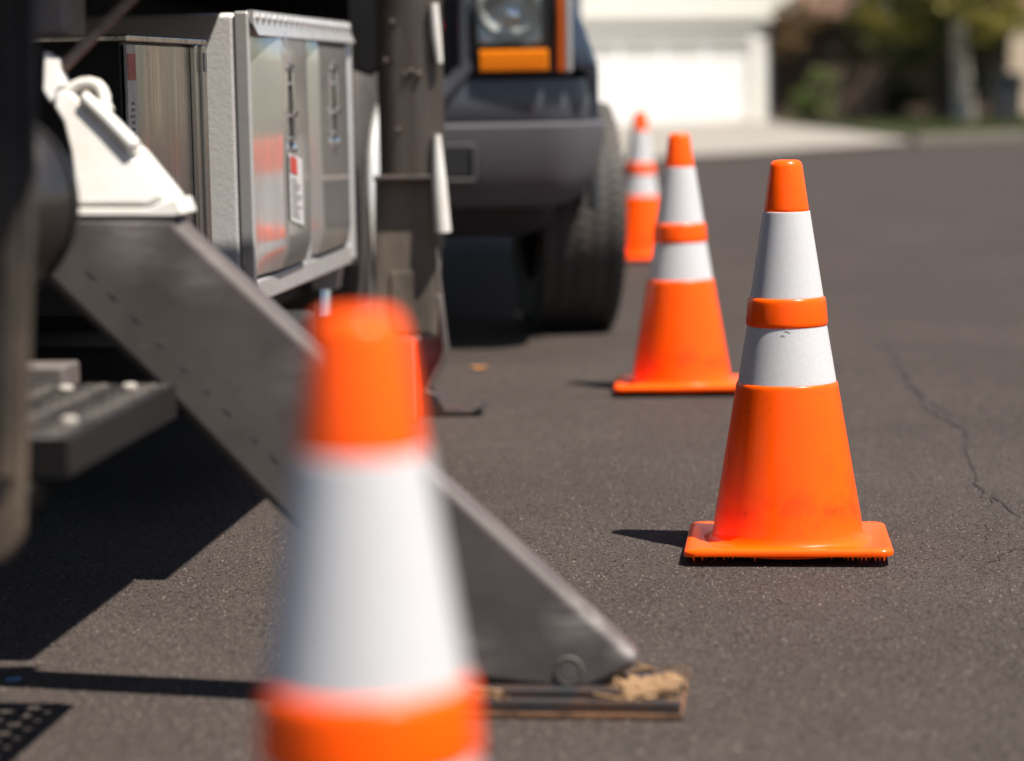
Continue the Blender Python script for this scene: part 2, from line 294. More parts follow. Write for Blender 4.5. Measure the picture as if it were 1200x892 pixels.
# ------------------------------------------------------------------ mesh helpers
class MB:
    def __init__(s): s.v = []; s.f = []; s.mi = []
    def add(s, vs, fs, mi=0):
        o = len(s.v); s.v += [tuple(x) for x in vs]; s.f += [tuple(i + o for i in f) for f in fs]; s.mi += [mi] * len(fs); return s
    def box(s, a, b, mi=0, mat=None):
        (x0, y0, z0), (x1, y1, z1) = a, b
        vs = [Vector(p) for p in ((x0, y0, z0), (x1, y0, z0), (x1, y1, z0), (x0, y1, z0), (x0, y0, z1), (x1, y0, z1), (x1, y1, z1), (x0, y1, z1))]
        if mat is not None: vs = [mat @ p for p in vs]
        return s.add(vs, [(0, 3, 2, 1), (4, 5, 6, 7), (0, 1, 5, 4), (1, 2, 6, 5), (2, 3, 7, 6), (3, 0, 4, 7)], mi)
    def cbox(s, c, d, rot=(0, 0, 0), mi=0):
        mt = Matrix.Translation(c) @ Euler(rot).to_matrix().to_4x4(); h = Vector(d) / 2
        return s.box(-h, h, mi, mt)
    def prism(s, poly, y0, y1, mi=0, mp=lambda a, b, c: (a, c, b)):
        """polygon in (a,b) swept from y0 to y1; default a->x, b->z, sweep->y"""
        n = len(poly); ar = sum(poly[i][0] * poly[(i + 1) % n][1] - poly[(i + 1) % n][0] * poly[i][1] for i in range(n))
        if ar < 0: poly = poly[::-1]
        vs = [mp(a, b, y0) for a, b in poly] + [mp(a, b, y1) for a, b in poly]
        fs = [tuple(range(n)), tuple(range(2 * n - 1, n - 1, -1))] + [(i, n + i, n + (i + 1) % n, (i + 1) % n) for i in range(n)]
        return s.add(vs, fs, mi)
    def tube(s, pts, r, n=12, mi=0, cap=True):
        pts = [Vector(p) for p in pts]; k = len(pts); rs = r if isinstance(r, (list, tuple)) else [r] * k
        vs = []; prev = None
        for i, p in enumerate(pts):
            d = (pts[min(i + 1, k - 1)] - pts[max(i - 1, 0)]).normalized()
            if prev is None: x = d.orthogonal().normalized()
            else: x = (prev - d * prev.dot(d)).normalized()
            prev = x; y = d.cross(x)
            vs += [p + (x * math.cos(2 * math.pi * j / n) + y * math.sin(2 * math.pi * j / n)) * rs[i] for j in range(n)]
        fs = [(i * n + j, i * n + (j + 1) % n, (i + 1) * n + (j + 1) % n, (i + 1) * n + j) for i in range(k - 1) for j in range(n)]
        if cap: fs += [tuple(range(n - 1, -1, -1)), tuple((k - 1) * n + j for j in range(n))]
        return s.add(vs, fs, mi)
    def lathe(s, prof, n=48, org=(0, 0, 0), ax='z', mi=0, closed=False):
        """profile (r, h) turned round an axis"""
        vs = []; org = Vector(org); k = len(prof)
        for r, h in prof:
            for j in range(n):
                a = 2 * math.pi * j / n; c, d = r * math.cos(a), r * math.sin(a)
                vs.append(org + (Vector((c, d, h)) if ax == 'z' else Vector((h, c, d)) if ax == 'x' else Vector((d, h, c))))
        kk = k if closed else k - 1
        fs = [(i * n + j, i * n + (j + 1) % n, ((i + 1) % k) * n + (j + 1) % n, ((i + 1) % k) * n + j) for i in range(kk) for j in range(n)]
        if not closed:
            if prof[0][0] > 1e-6: fs.append(tuple(range(n - 1, -1, -1)))
            if prof[-1][0] > 1e-6: fs.append(tuple((k - 1) * n + j for j in range(n)))
        return s.add(vs, fs, mi)
    def grid(s, fn, nu, nv, mi=0):
        vs = [fn(i / nu, j / nv) for j in range(nv + 1) for i in range(nu + 1)]
        fs = [(j * (nu + 1) + i, j * (nu + 1) + i + 1, (j + 1) * (nu + 1) + i + 1, (j + 1) * (nu + 1) + i) for j in range(nv) for i in range(nu)]
        return s.add(vs, fs, mi)
    def build(s, name, mats, parent=None, bevel=0, seg=2, smooth=35, loc=None):
        me = bpy.data.meshes.new(name); me.from_pydata(s.v, [], s.f)
        mats = mats if isinstance(mats, (list, tuple)) else [mats]
        for m in mats: me.materials.append(MA[m] if isinstance(m, str) else m)
        if len(mats) > 1: me.polygons.foreach_set('material_index', s.mi)
        bm = bmesh.new(); bm.from_mesh(me); bmesh.ops.remove_doubles(bm, verts=bm.verts, dist=1e-5)
        bmesh.ops.recalc_face_normals(bm, faces=bm.faces)
        bm.to_mesh(me); bm.free()
        if smooth:
            me.polygons.foreach_set('use_smooth', [True] * len(me.polygons)); me.set_sharp_from_angle(angle=R(smooth))
        me.update()
        o = bpy.data.objects.new(name, me); col.objects.link(o)
        if parent: o.parent = parent
        if loc: o.location = loc
        if bevel:
            b = o.modifiers.new('bevel', 'BEVEL'); b.width = bevel; b.segments = seg; b.limit_method = 'ANGLE'; b.angle_limit = R(30); b.harden_normals = True
        return o
def raw(name, vs, fs, mat, parent=None):
    me = bpy.data.meshes.new(name); me.from_pydata(vs, [], fs); me.materials.append(MA[mat]); me.update()
    o = bpy.data.objects.new(name, me); col.objects.link(o)
    if parent: o.parent = parent
    return o
def thing(name, label, cat, loc=(0, 0, 0), rz=0, group=None):
    o = bpy.data.objects.new(name, None); col.objects.link(o); o.location = loc; o.rotation_euler = (0, 0, rz)
    return tag(o, label, cat, group)
def tag(o, label, cat, group=None):
    o['label'] = label; o['category'] = cat
    if group: o['group'] = group
    return o
def struct(o): o['kind'] = 'structure'; return o
def dup(o, parent=None, loc=None, rot=None):
    c = o.copy(); col.objects.link(c)
    if parent: c.parent = parent
    if loc is not None: c.location = loc
    if rot is not None: c.rotation_euler = rot
    return c
def gz(y): return 0.0 if y < 20 else -0.0058 * (y - 20)          # the street falls a little towards the houses

# ------------------------------------------------------------------ the setting: road, driveway, lawn
ys = [-40, 0, 20, 30, 40, 60, 90, 200, 400]
g = MB(); xs = [-300, -60, 0, 60, 300]
g.add([(x, y, gz(y)) for y in ys for x in xs], [(j * 5 + i, j * 5 + i + 1, j * 5 + i + 6, j * 5 + i + 5) for j in range(len(ys) - 1) for i in range(4)])
road = struct(g.build('road', 'asphalt', smooth=0))
def sheet(name, poly, dz, mat, thick=0):
    bm = bmesh.new(); bm.faces.new([bm.verts.new((x, y, 0)) for x, y in poly])
    for yy in (20, 30, 40, 50, 60, 70, 90, 200):
        bmesh.ops.bisect_plane(bm, geom=bm.verts[:] + bm.edges[:] + bm.faces[:], plane_co=(0, yy, 0), plane_no=(0, 1, 0))
    if thick:
        r_ = bmesh.ops.extrude_face_region(bm, geom=bm.faces[:]); 
        for v_ in [q for q in r_['geom'] if isinstance(q, bmesh.types.BMVert)]: v_.co.z += thick
    for v_ in bm.verts: v_.co.z += gz(v_.co.y) + dz
    bmesh.ops.recalc_face_normals(bm, faces=bm.faces)
    me = bpy.data.meshes.new(name); bm.to_mesh(me); bm.free(); me.materials.append(MA[mat])
    o = bpy.data.objects.new(name, me); col.objects.link(o); return struct(o)
kl = [(-30, 24.5), (-6, 25.2), (1.3, 26.3), (3.0, 28.8), (5.6, 33.2), (8.5, 36.0), (14, 38.5), (30, 40.5), (120, 44)]
sheet('driveway', [(-9, 25.1), (-6, 25.2), (1.3, 26.3), (3.0, 28.8), (5.6, 33.2), (6.3, 60), (-9, 60)], .03, 'concrete')
sheet('lawn', [(6.35, 34.0), (8.5, 36.2), (14, 38.7), (30, 40.7), (120, 44.2), (120, 150), (6.35, 150)], .03, 'soil')
kb = MB()
for (a, b) in zip(kl[4:-1], kl[5:]):
    d = Vector((b[0] - a[0], b[1] - a[1], 0)); n_ = Vector((-d.y, d.x, 0)).normalized() * .16
    q = [(a[0], a[1]), (b[0], b[1]), (b[0] + n_.x, b[1] + n_.y), (a[0] + n_.x, a[1] + n_.y)]
    kb.add([(x, y, gz(y) - .05) for x, y in q] + [(x, y, gz(y) + .12) for x, y in q], [(0, 3, 2, 1), (4, 5, 6, 7), (0, 1, 5, 4), (1, 2, 6, 5), (2, 3, 7, 6), (3, 0, 4, 7)])
struct(kb.build('kerb', 'kerb', smooth=0))

# jagged open cracks in the asphalt
def crack(pts, wd, seed):
    rnd = random.Random(seed); fine = []
    for a, b in zip(pts, pts[1:]):
        for k in range(9):
            p = Vector(a).lerp(Vector(b), k / 9); fine.append(p + Vector((rnd.uniform(-.009, .009), rnd.uniform(-.022, .022))))
    vs = []; fs = []
    for i, p in enumerate(fine):
        d = (fine[min(i + 1, len(fine) - 1)] - fine[max(i - 1, 0)]).normalized(); n_ = Vector((-d.y, d.x)) * wd * rnd.uniform(.12, 1) * (1 - .6 * i / len(fine))
        vs += [(p.x + n_.x, p.y + n_.y, .0022), (p.x - n_.x, p.y - n_.y, .0022)]
    fs = [(2 * i, 2 * i + 1, 2 * i + 3, 2 * i + 2) for i in range(len(fine) - 1)]
    raw('crack', vs, fs, 'crack', road)
gp = lambda px, py: tuple(atz(px, py).xy)
crack([gp(1060, 440), gp(1085, 480), gp(1130, 505), gp(1135, 545), gp(1150, 575), gp(1205, 612)], .0062, 3)
crack([gp(1040, 405), gp(1060, 440), gp(1085, 470), gp(1125, 492)], .0048, 4)
crack([gp(1150, 575), gp(1165, 600), gp(1158, 640)], .0022, 5)
crack([gp(1205, 640), gp(1150, 665), gp(1210, 690)], .0022, 6)

# exposed stones and loose grit standing proud of the road surface
vs = []; fs = []
rg = random.Random(11); ri_, un_ = rg.random, rg.uniform
for k in range(105000):
    Y = 2.75 + 4.6 * ri_() ** 1.5; X = un_(-.225, .225) * Y
    r_ = .0008 + .0020 * ri_() ** 2.0; o_ = len(vs); a = ri_() * 6.28
    ca, sa = r_ * math.cos(a), r_ * math.sin(a); q = un_(.6, 1.1)
    vs += [(X + ca, Y + sa, -.0003), (X - sa * q, Y + ca * q, -.0003), (X - ca, Y - sa, -.0003), (X + sa * q, Y - ca * q, -.0003), (X + un_(-.45, .45) * r_, Y + un_(-.45, .45) * r_, r_ * un_(.45, .95))]
    fs += [(o_, o_ + 1, o_ + 4), (o_ + 1, o_ + 2, o_ + 4), (o_ + 2, o_ + 3, o_ + 4), (o_ + 3, o_, o_ + 4)]
gr = raw('road_grit', vs, fs, 'grit'); gr['kind'] = 'stuff'; tag(gr, 'pale loose grit scattered over the dark asphalt', 'grit')

# ------------------------------------------------------------------ traffic cones
def make_cone():
    root = bpy.data.objects.new('traffic_cone', None); col.objects.link(root)
    b = MB()
    b.lathe([(.0, .7010), (.014, .7040), (.022, .7030), (.0268, .6995), (.0292, .692), (.0398, .618), (.0402, .613), (.0390, .611), (.0635, .4600), (.0660, .4596), (.0680, .4580), (.0694, .4555), (.0702, .4520), (.0708, .447),
             (.0733, .416), (.0733, .4105), (.0722, .4080), (.0690, .407), (.0855, .3070), (.0880, .3066), (.0900, .3050), (.0913, .3022), (.0922, .2980), (.0932, .290), (.1325, .058), (.1340, .040), (.1370, .030), (.143, .0235), (.151, .0195), (.158, .0165), (.160, .010), (.12, .010), (.03, .60), (0, .60)], 72)
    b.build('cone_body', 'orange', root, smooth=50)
    # square base with rounded corners, a moulded rim and a serrated lower lip
    def sq(h, rad, n=14):
        pts = []
        for cx_, cy_, a0 in ((1, 1, 0), (-1, 1, 90), (-1, -1, 180), (1, -1, 270)):
            for k in range(n + 1):
                a = R(a0 + 90 * k / n); pts.append((cx_ * (h - rad) + rad * math.cos(a), cy_ * (h - rad) + rad * math.sin(a)))
        return pts
    N = 4 * 15; rings = [(.100, .095, .0185), (.140, .060, .0180), (.158, .040, .0170), (.172, .028, .0175), (.1785, .025, .0165), (.1822, .023, .0135), (.1832, .023, .009), (.1822, .023, .0035), (.176, .022, .0025), (.05, .04, .004)]
    bb = MB(); vs = []; rw = random.Random(5)
    def curl(x, y):
        f = max(0, min(1, (-y - .085) / .095)); f = f * f * (3 - 2 * f)
        return f * (.0165 + .003 * math.sin(16 * x + 1) + .0022 * math.sin(37 * x)) + .0012 * math.sin(21 * x + 13 * y) * min(1, max(abs(x), abs(y)) / .18)
    for h, rad, z in rings:
        for x, y in sq(h, rad): vs.append((x, y, z + max(-.0015, curl(x, y))))
    fs = [(i * N + j, i * N + (j + 1) % N, (i + 1) * N + (j + 1) % N, (i + 1) * N + j) for i in range(len(rings) - 1) for j in range(N)]
    fs += [tuple((len(rings) - 1) * N + j for j in range(N)), tuple(range(N - 1, -1, -1))]; bb.add(vs, fs)
    for k in range(44):                                   # ragged moulding teeth under the lifted lip
        x = -.166 + .332 * k / 43 + rw.uniform(-.0016, .0016); w_ = .0042 * rw.uniform(.5, 1.1); hh = .0068 * rw.uniform(.3, 1.35); zb = .0075 + curl(x, -.18); e = -.1815
        bb.add([(x - w_, e, zb), (x + w_, e, zb), (x + rw.uniform(-.0012, .0012), e + .001, zb - .004 - hh), (x - w_, e + .007, zb), (x + w_, e + .007, zb)], [(0, 1, 2), (1, 4, 2), (4, 3, 2), (3, 0, 2), (0, 3, 4, 1)])
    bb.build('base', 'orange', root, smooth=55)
    c1 = MB(); c1.lathe([(.0395, .6125), (.0420, .6122), (.0659, .4580), (.0635, .4578)], 72); c1.build('collar', 'collar', root, smooth=50)
    c2 = MB(); c2.lathe([(.0690, .4078), (.0718, .4076), (.0884, .3062), (.0855, .3060)], 72); c2.build('collar', 'collar', root, smooth=50)
    return root
CONES = 'orange traffic cones set out along the truck and pickup'
cone = make_cone()
tag(cone, 'orange cone with a nick under its middle ring, alone on open asphalt', 'traffic cone', CONES)
def place(c, x, y, z=0, rz=0, tilt=(0, 0)): c.location = (x, y, z); c.rotation_euler = (tilt[0], tilt[1], rz)
def copy_tree(src, parent=None):
    c = src.copy(); col.objects.link(c); c.parent = parent
    for ch in src.children: copy_tree(ch, c)
    return c
others = [copy_tree(cone) for _ in range(3)]
place(cone, .4965, 4.332, 0, R(-6.2))
# torn flake of the collar, only on the near cone
nk = MB(); rn = random.Random(2)
for k in range(5):
    a = R(-97 + k * 2.6); zz = .4035 - .004 * rn.random() - (.006 if k < 2 else 0); rr_ = .0711 + (.4076 - zz) * .165
    nk.cbox((rr_ * math.cos(a), rr_ * math.sin(a), zz), (.0016, .003, .0045 + .003 * rn.random()), (.5 * rn.random(), .25 * rn.random(), a))
nk.build('torn_flake', 'orange' if False else 'collar', cone)
place(others[0], -.0992, 1.565, 0, R(8)); others[0]['label'] = "orange cone in front of the truck's sloping grey outrigger leg"
place(others[1], .468, 6.63, 0, R(-4)); others[1]['label'] = "orange cone standing just ahead of the pickup's front tyre"
place(others[2], .615, 11.5, 0, R(3), (0, R(1.2))); others[2]['label'] = "orange cone beside the pickup's flank, closest of the cones to the garage"

# ------------------------------------------------------------------ the utility truck (u outward = local x, v along = local y)
truck = thing('utility_truck', 'utility truck with aluminium toolbox, stainless box and grey outrigger leg braced on the road', 'truck', TO, -TA)
def T(name, mb, mat, bevel=0, par=truck, **k): return mb.build(name, mat, par, bevel=bevel, **k)
# deck and chassis
d = MB(); d.box((-2.1, -1.125, 1.10), (.524, -.066, 1.26)); T('deck', d, 'blacksteel', .004)
d = MB(); d.box((-2.1, -1.72, 1.10), (.47, -1.127, 1.25)); T('deck_plate', d, 'blacksteel', .004)
d = MB(); d.box((-2.1, -.064, 1.14), (.002, 3.4, 1.27)); T('deck_beam', d, 'blacksteel', .004)
d = MB(); d.box((-2.1, -2.85, 1.10), (.50, -2.44, 1.24)); T('tail_crossmember', d, 'blacksteel', .004)
d = MB(); d.box((-1.9, -2.44, .62), (-.62, 4.6, 1.10)); T('chassis', d, 'chassis', .01)
d = MB(); d.box((-2.0, -1.5, .30), (-.75, 0.9, .62)); T('fuel_tank', d, 'chassis', .05, seg=4)
d = MB(); d.box((-.5, -.24, .20), (.05, .52, .34)); T('shade_block', d, 'chassis', .02)  # added low block, no truck part: it shades the ground behind the leg
d = MB(); d.box((-2.1, -2.4, 1.28), (-.2, 4.2, 2.1)); T('service_body', d, 'white', .02)

# main aluminium tool box: shell, face frame, hinge with rivets, two bowed doors
BX0, BX1, BV0, BV1, BZ0, BZ1 = -.62, 0.0, .09, 1.28, .395, 1.005
s_ = MB(); s_.box((BX0, BV0, BZ0), (-.028, BV1, BZ1))
box = T('tool_box', s_, 'alum', .012, seg=3)
fr = MB()
fr.box((-.030, BV0 - .002, BZ0 - .002), (.0, BV0 + .020, BZ1 + .002)); fr.box((-.0305, BV0 + .020, BZ0 - .003), (.001, BV1 - .045, BZ0 + .045))
fr.box((-.0305, BV0 + .020, BZ1 - .012), (.0, BV1 - .045, BZ1 + .003))
mid = (BV0 + BV1 - .03) / 2
fr.box((-.03, mid - .012, BZ0 + .045), (.0035, mid + .012, BZ1 - .012))
T('face_frame', fr, 'frame', .004, par=box)
cp = MB(); cp.tube([(-.022, BV1 - .022, BZ0 + .01), (-.022, BV1 - .022, BZ1 - .03), (-.028, BV1 - .022, BZ1 - .008)], [.030, .030, .024], 20); T('corner_post', cp, 'frame', par=box)
jb = MB(); jb.box((-.06, BV1 + .012, BZ0 - .01), (.004, BV1 + .03, BZ1 - .02)); T('edge_strip', jb, 'chrome', .003, par=box)
hg = MB()                                                   # drip rail folded over the doors, rivets along it
hg.prism([(-.002, BZ1 + .006), (.009, BZ1 + .004), (.011, BZ1 - .024), (.021, BZ1 - .047), (.0188, BZ1 - .048), (.008, BZ1 - .026), (.003, BZ1 - .020)], BV0 + .01, BV1 - .03)
for k in range(19):
    vv = BV0 + .04 + (BV1 - BV0 - .11) * k / 18
    hg.lathe([(.0105, 0), (.0095, .004), (.005, .0068), (0, .0075)], 8, (.0105, vv, BZ1 - .009), 'x')
T('drip_rail', hg, 'frame', par=box)
def pillow(i, sl, kn):
    rise = sl * .53
    if i < kn: h = rise * i * (.96 + .25 * i)
    elif i < .87: h = rise * kn * (.96 + .25 * kn)
    else: h = rise * kn * (.96 + .25 * kn) * (1 - i) / .13
    return h
for (a, b, SL, KN) in ((BV0 + .022, mid - .014, .152, .37), (mid + .014, BV1 - .048, .245, .17)):
    dm = MB(); w_ = b - a; z0, z1 = BZ0 + .055, BZ1 - .03
    def dn(i, j, a=a, w_=w_, z0=z0, z1=z1, SL=SL, KN=KN):
        e = (pillow(i - .012, SL, KN) + 2 * pillow(i, SL, KN) + pillow(i + .012, SL, KN)) / 4 if .02 < i < .98 else 0; ez = min(1, 14 * j * (1 - j))
        return (-.006 + e * (.55 + .45 * ez) + .0006 * math.sin(7 * j + 5 * i), a + w_ * i, z0 + (z1 - z0) * j)
    dm.grid(dn, 44, 22); dm.prism([(-.02, z0 + .002), (-.008, z0 + .002), (-.008, z1 - .002), (-.02, z1 - .002)], a + .001, b - .001, mp=lambda p, q, r_: (p, r_, q))
    dr = T('door', dm, 'stainless', par=box, smooth=60)
    lm = MB(); lv = a + w_ * .50; lu = -.006 + pillow(.5, SL, KN) + .0005                  # draw latch: rail, rod, hooks and a toggle
    zt = BZ1 - .105; zb = zt - .20
    lb_ = MB(); lb_.box((lu - .008, lv - .012, zb + .012), (lu + .001, lv + .012, zt)); T('latch_plate', lb_, 'latchdark', par=box)
    lm.tube([(lu + .005, lv, zt - .02), (lu + .007, lv, (zt + zb) / 2), (lu + .005, lv, zb + .03)], .004, 10)
    for zz in (zt - .006, zt - .045, zb + .085, zb + .035): lm.tube([(lu + .003, lv - .022, zz), (lu + .003, lv + .022, zz)], .0042, 8)
    lm.cbox((lu + .009, lv, (zt + zb) / 2 - .012), (.008, .03, .016), (0, .5, 0)); lm.lathe([(.008, -.01), (.010, 0), (.007, .012), (0, .014)], 12, (lu + .003, lv, zb + .012), 'z')
    lm.tube([(lu - .001, lv, zt + .002), (lu - .010, lv, zt + .07)], .003, 8)
    T('latch', lm, 'chrome', par=box, bevel=.001)
    if a < .3:                                               # printed sticker below the first latch
        sm = MB(); sz1 = zb - .005; sz0 = sz1 - .15; sv0 = lv - .045; sv1 = lv + .10; lean = R(2)
        def sn(i, j): v_ = sv0 + (sv1 - sv0) * i; e = pillow((v_ - a) / w_, SL, KN); return (-.006 + e + .0028, v_, sz0 + (sz1 - sz0) * j - .02 * (i - .5))
        sm.grid(sn, 8, 1); st = T('sticker', sm, 'sticker', par=box)
        rb = MB()
        def rn_(i, j): p = sn(.06 + .5 * i, .72 + .24 * j); return (p[0] + .0015, p[1], p[2])
        rb.grid(rn_, 3, 1)
        T('sticker_red_panel', rb, 'stred', par=box)
        ik = MB(); ri = random.Random(9)
        for k in range(11):
            y0 = .08 + .055 * k
            def ln(i, j, y0=y0, e=ri.uniform(.4, .85)): p = sn(.1 + e * i, y0 + .018 * j); return (p[0] + .0015, p[1], p[2])
            ik.grid(ln, 2, 1)
        T('sticker_print', ik, 'stink', par=box)

# stainless side box nearer the tail
sb = MB(); sb.box((-.60, -.90, .46), (0, -.335, .936)); sbo = T('side_box', sb, ['blacksteel'], .006)
pn = MB()
def pnf(i, j): return (.003 + .008 * math.sin(math.pi * i) + .003 * math.sin(9 * i), -.885 + .44 * i, .47 + .455 * j)
pn.grid(pnf, 24, 4); T('side_panel', pn, 'stainless2', par=sbo, smooth=70)
for v0, v1, uu in ((-.440, -.415, .016), (-.41, -.382, .022), (-.375, -.337, .012)):
    e = MB(); e.box((-.02, v0, .465), (uu, v1, .93)); T('edge_trim', e, 'stainless2', .003, par=sbo)
tb = MB(); tb.box((-.6, -.905, .930), (.012, -.33, .942)); T('lid', tb, 'stainless2', .003, par=sbo)
lb = MB(); lb.box((.004, -.900, .60), (.0085, -.84, .925)); T('label_strip', lb, 'sticker', par=sbo)
for za, zb in ((.865, .91), (.69, .705)): lb = MB(); lb.box((.0055, -.896, za), (.0095, -.846, zb)); T('label_red_mark', lb, 'stred', par=sbo)
lb = MB()
for k in range(9): lb.box((.0055, -.885 + .004 * (k % 3), .735 + .011 * k), (.0095, -.86, .740 + .011 * k))
T('label_print', lb, 'stink', par=sbo)
lb = MB(); lb.box((.02, -.408, .88), (.0245, -.388, .915)); T('small_label', lb, 'sticker', par=sbo)

# outrigger leg: box section with chamfered toe
OV = -1.75
P2 = lambda px, py: tuple(tp(px, py, v=OV).xz)
leg_poly = [P2(20, 252), P2(204, 252), P2(213, 266), P2(360, 402), P2(500, 548), P2(700, 728), P2(740, 765), P2(750, 774), P2(742, 784), P2(715, 800), P2(690, 811), P2(665, 813), P2(630, 809), P2(560, 801), (.62, .052), (.585, .105), P2(335, 612), P2(200, 472), P2(66, 342), P2(20, 296)]
lg = MB(); lg.prism(leg_poly, OV, OV + .065); leg = T('outrigger_leg', lg, 'legpaint', .022, seg=5)
def along(p, q, t): return (p[0] + (q[0] - p[0]) * t, p[1] + (q[1] - p[1]) * t)
a0, a1 = P2(66, 342), P2(335, 612); b0, b1 = P2(170, 262), P2(500, 578)
wb = MB(); wb.tube([(-.014, 0, .0135), (-.006, -.0006, .006), (.006, -.0006, -.006), (.014, 0, -.0135)], [.0006, .0016, .0016, .0006], 6)
first = None
for (p, q, n_, off) in ((a0, a1, 10, (.036, .038)),):
    for k in range(n_):
        t_ = (k + .35 + .3 * random.random()) / n_; u_, z_ = along(p, q, t_)
        lo = (u_ + off[0], OV - .0005, z_ + off[1])
        if first is None: first = T('weld_bead', wb, 'weld', par=leg, loc=lo); first.scale = (.5, .25, .5)
        else: o = dup(first, leg, lo); q_ = random.uniform(.25, .6); o.scale = (q_, .25, q_)
bt = MB(); u_, z_ = P2(667, 786)
bt.lathe([(.0, -.0022), (.0135, -.0022), (.0145, -.0008), (.0158, -.0008), (.0168, -.0028), (.019, -.0028), (.0202, .0)], 28, (u_, OV, z_), 'y'); T('pivot_pin', bt, 'beam', par=leg)
pd = MB(); pd.box((.575, -1.785, .009), (.975, -1.61, .026)); pd.box((.60, -1.77, .0258), (.90, -1.63, .038)); pdo = T('foot_plate', pd, 'padsteel', .003, par=leg)
pd = MB(); pd.box((.572, -1.788, .0005), (.978, -1.606, .0095)); T('foot_edge', pd, 'rust', .002, par=leg)
lug = MB(); lug.prism([(.74, .035), (.90, .035), (.86, .085), (.80, .085)], -1.735, -1.70); T('foot_lug', lug, 'padsteel', .004, par=leg)

# white outrigger housing
HV = -1.7470
ZB = .685
def lean(a, b, c): return (a, c + max(0, b - ZB) * .36, b)
H2 = lambda px, py: tuple(tp(px, py, v=HV).xz)
hp = [H2(*p) for p in ((49, 107), (62, 104), (84, 122), (153, 188), (191, 230), (173, 240), (88, 241), (84, 228), (80, 203), (74, 178), (62, 144), (49, 127))]
h_ = MB(); h_.prism(hp, HV, HV + .022, mp=lean); hz = T('outrigger_housing', h_, 'white', .006, seg=3)
bk = [H2(*p) for p in ((88, 120), (160, 178), (206, 228), (212, 245), (88, 248))]
h_ = MB(); h_.prism(bk, HV + .012, HV + .035, mp=lean); T('back_plate', h_, 'white', .005, par=hz)
h_ = MB(); fl = [H2(*p) for p in ((70, 244), (175, 244), (192, 236), (207, 232), (216, 251), (204, 254), (70, 254))]; h_.prism(fl, HV - .004, HV + .075, mp=lean); T('bottom_flange', h_, 'white', .003, par=hz)
def H3(px, py, v=HV): p = tp(px, py, v=v); return Vector((p.x, p.y + max(0, p.z - ZB) * .36, p.z))
h_ = MB(); h_.tube([H3(84, 114, HV - .004), H3(118, 143, HV - .004), H3(150, 173, HV - .004), H3(152, 176, HV - .004)], [.0095, .0105, .011, .006], 14); T('pin_rod', h_, 'white', par=hz)
arc = [H3(x, y, HV + .01) for x, y in ((66, 108), (72, 102), (80, 98.5), (90, 97.5), (99, 100), (105, 106), (109, 114), (110, 123), (116, 132))]
h_ = MB(); h_.tube(arc, .0085, 14); T('retaining_hook', h_, 'white', par=hz)
kn = MB(); kn.prism([H2(*p) for p in ((30, 58), (40, 66), (53, 68), (52, 82), (62, 100), (52, 108), (46, 124), (34, 108))], HV - .004, HV + .03, mp=lean); T('hinge_knuckle', kn, 'white', .007, par=hz, seg=3)
rd = MB(); rd.tube([H3(55, 79, HV + .01), H3(129, -4, HV + .06), H3(170, -50, HV + .1)], .0085, 12); T('linkage_rod', rd, 'brownrod')
gb = MB(); a_ = H3(28, 42); b_ = H3(52, 4); gb.box((a_.x - .06, HV + .1, a_.z), (b_.x, HV + .2, b_.z + .06)); T('light_bracket', gb, 'greybox', .01)

# round tank behind the tail flap
c_ = tp(-37, 240, v=-2.05); tk = MB()
tk.lathe([(0, -.055), (.05, -.048), (.09, -.030), (.115, -.010), (.124, .012), (.127, .02), (.127, .045), (.11, .055), (0, .06)], 56, c_, 'y'); T('air_tank', tk, 'tank', smooth=50)
tk = MB(); tk.lathe([(.1272, .018), (.1295, .018), (.1295, .03), (.1272, .03)], 56, c_, 'y', closed=True); T('tank_band', tk, 'blacksteel')
# boarding step with raised grip holes
SU, SZ, SV0, SV1 = .312, .462, -2.32, -1.83
st = MB(); nx, ny = 5, 11; W0 = -.02
import itertools
vs = []; fs = []
def ringhole(cx_, cy_, hx, hy, r_):
    o = len(vs); n = 12
    sqp = []
    for k in range(n):
        a = 2 * math.pi * k / n; m_ = max(abs(math.cos(a)), abs(math.sin(a))); sqp.append((cx_ + hx * math.cos(a) / m_, cy_ + hy * math.sin(a) / m_))
    for x, y in sqp: vs.append((x, y, SZ))
    for rr_, zz in ((r_ * 1.45, SZ), (r_ * 1.2, SZ + .003), (r_, SZ + .0032), (r_ * .96, SZ - .004)):
        for k in range(n):
            a = 2 * math.pi * k / n; vs.append((cx_ + rr_ * math.cos(a), cy_ + rr_ * math.sin(a), zz))
    for ring in range(4):
        for k in range(n): fs.append((o + ring * n + k, o + ring * n + (k + 1) % n, o + (ring + 1) * n + (k + 1) % n, o + (ring + 1) * n + k))
hx = (SU - W0) / nx / 2; hy = (SV1 - SV0) / ny / 2
for i in range(nx):
    for j in range(ny): ringhole(W0 + hx * (2 * i + 1), SV0 + hy * (2 * j + 1), hx, hy, .0115)
st.add(vs, fs); st.mi = [1 if (k // 12) % 4 in (1, 2) else 0 for k in range(len(fs))]; step = T('step', st, ['step', 'stepworn'], smooth=50)
sf = MB(); sf.box((SU - .004, SV0, SZ - .045), (SU + .003, SV1, SZ + .0015)); T('outer_channel', sf, 'stepface', .003, par=step)
for vv in (SV0, SV1):
    sf = MB(); sf.box((W0, vv - .0035, SZ - .044), (SU - .004, vv + .0035, SZ - .001)); T('end_channel', sf, 'blacksteel', par=step)
bo = MB(); bo.lathe([(.0105, 0), (.010, .003), (.007, .006), (0, .007)], 14); b1_ = None
for px, py in ((77, 454), (152, 452), (81, 491)):
    p_ = tp(px, py, z=SZ + .006); 
    if b1_ is None: b1_ = T('step_bolt', bo, 'boltgrey', par=step, loc=(p_.x, p_.y, SZ + .003))
    else: dup(b1_, step, (p_.x, p_.y, SZ + .003))
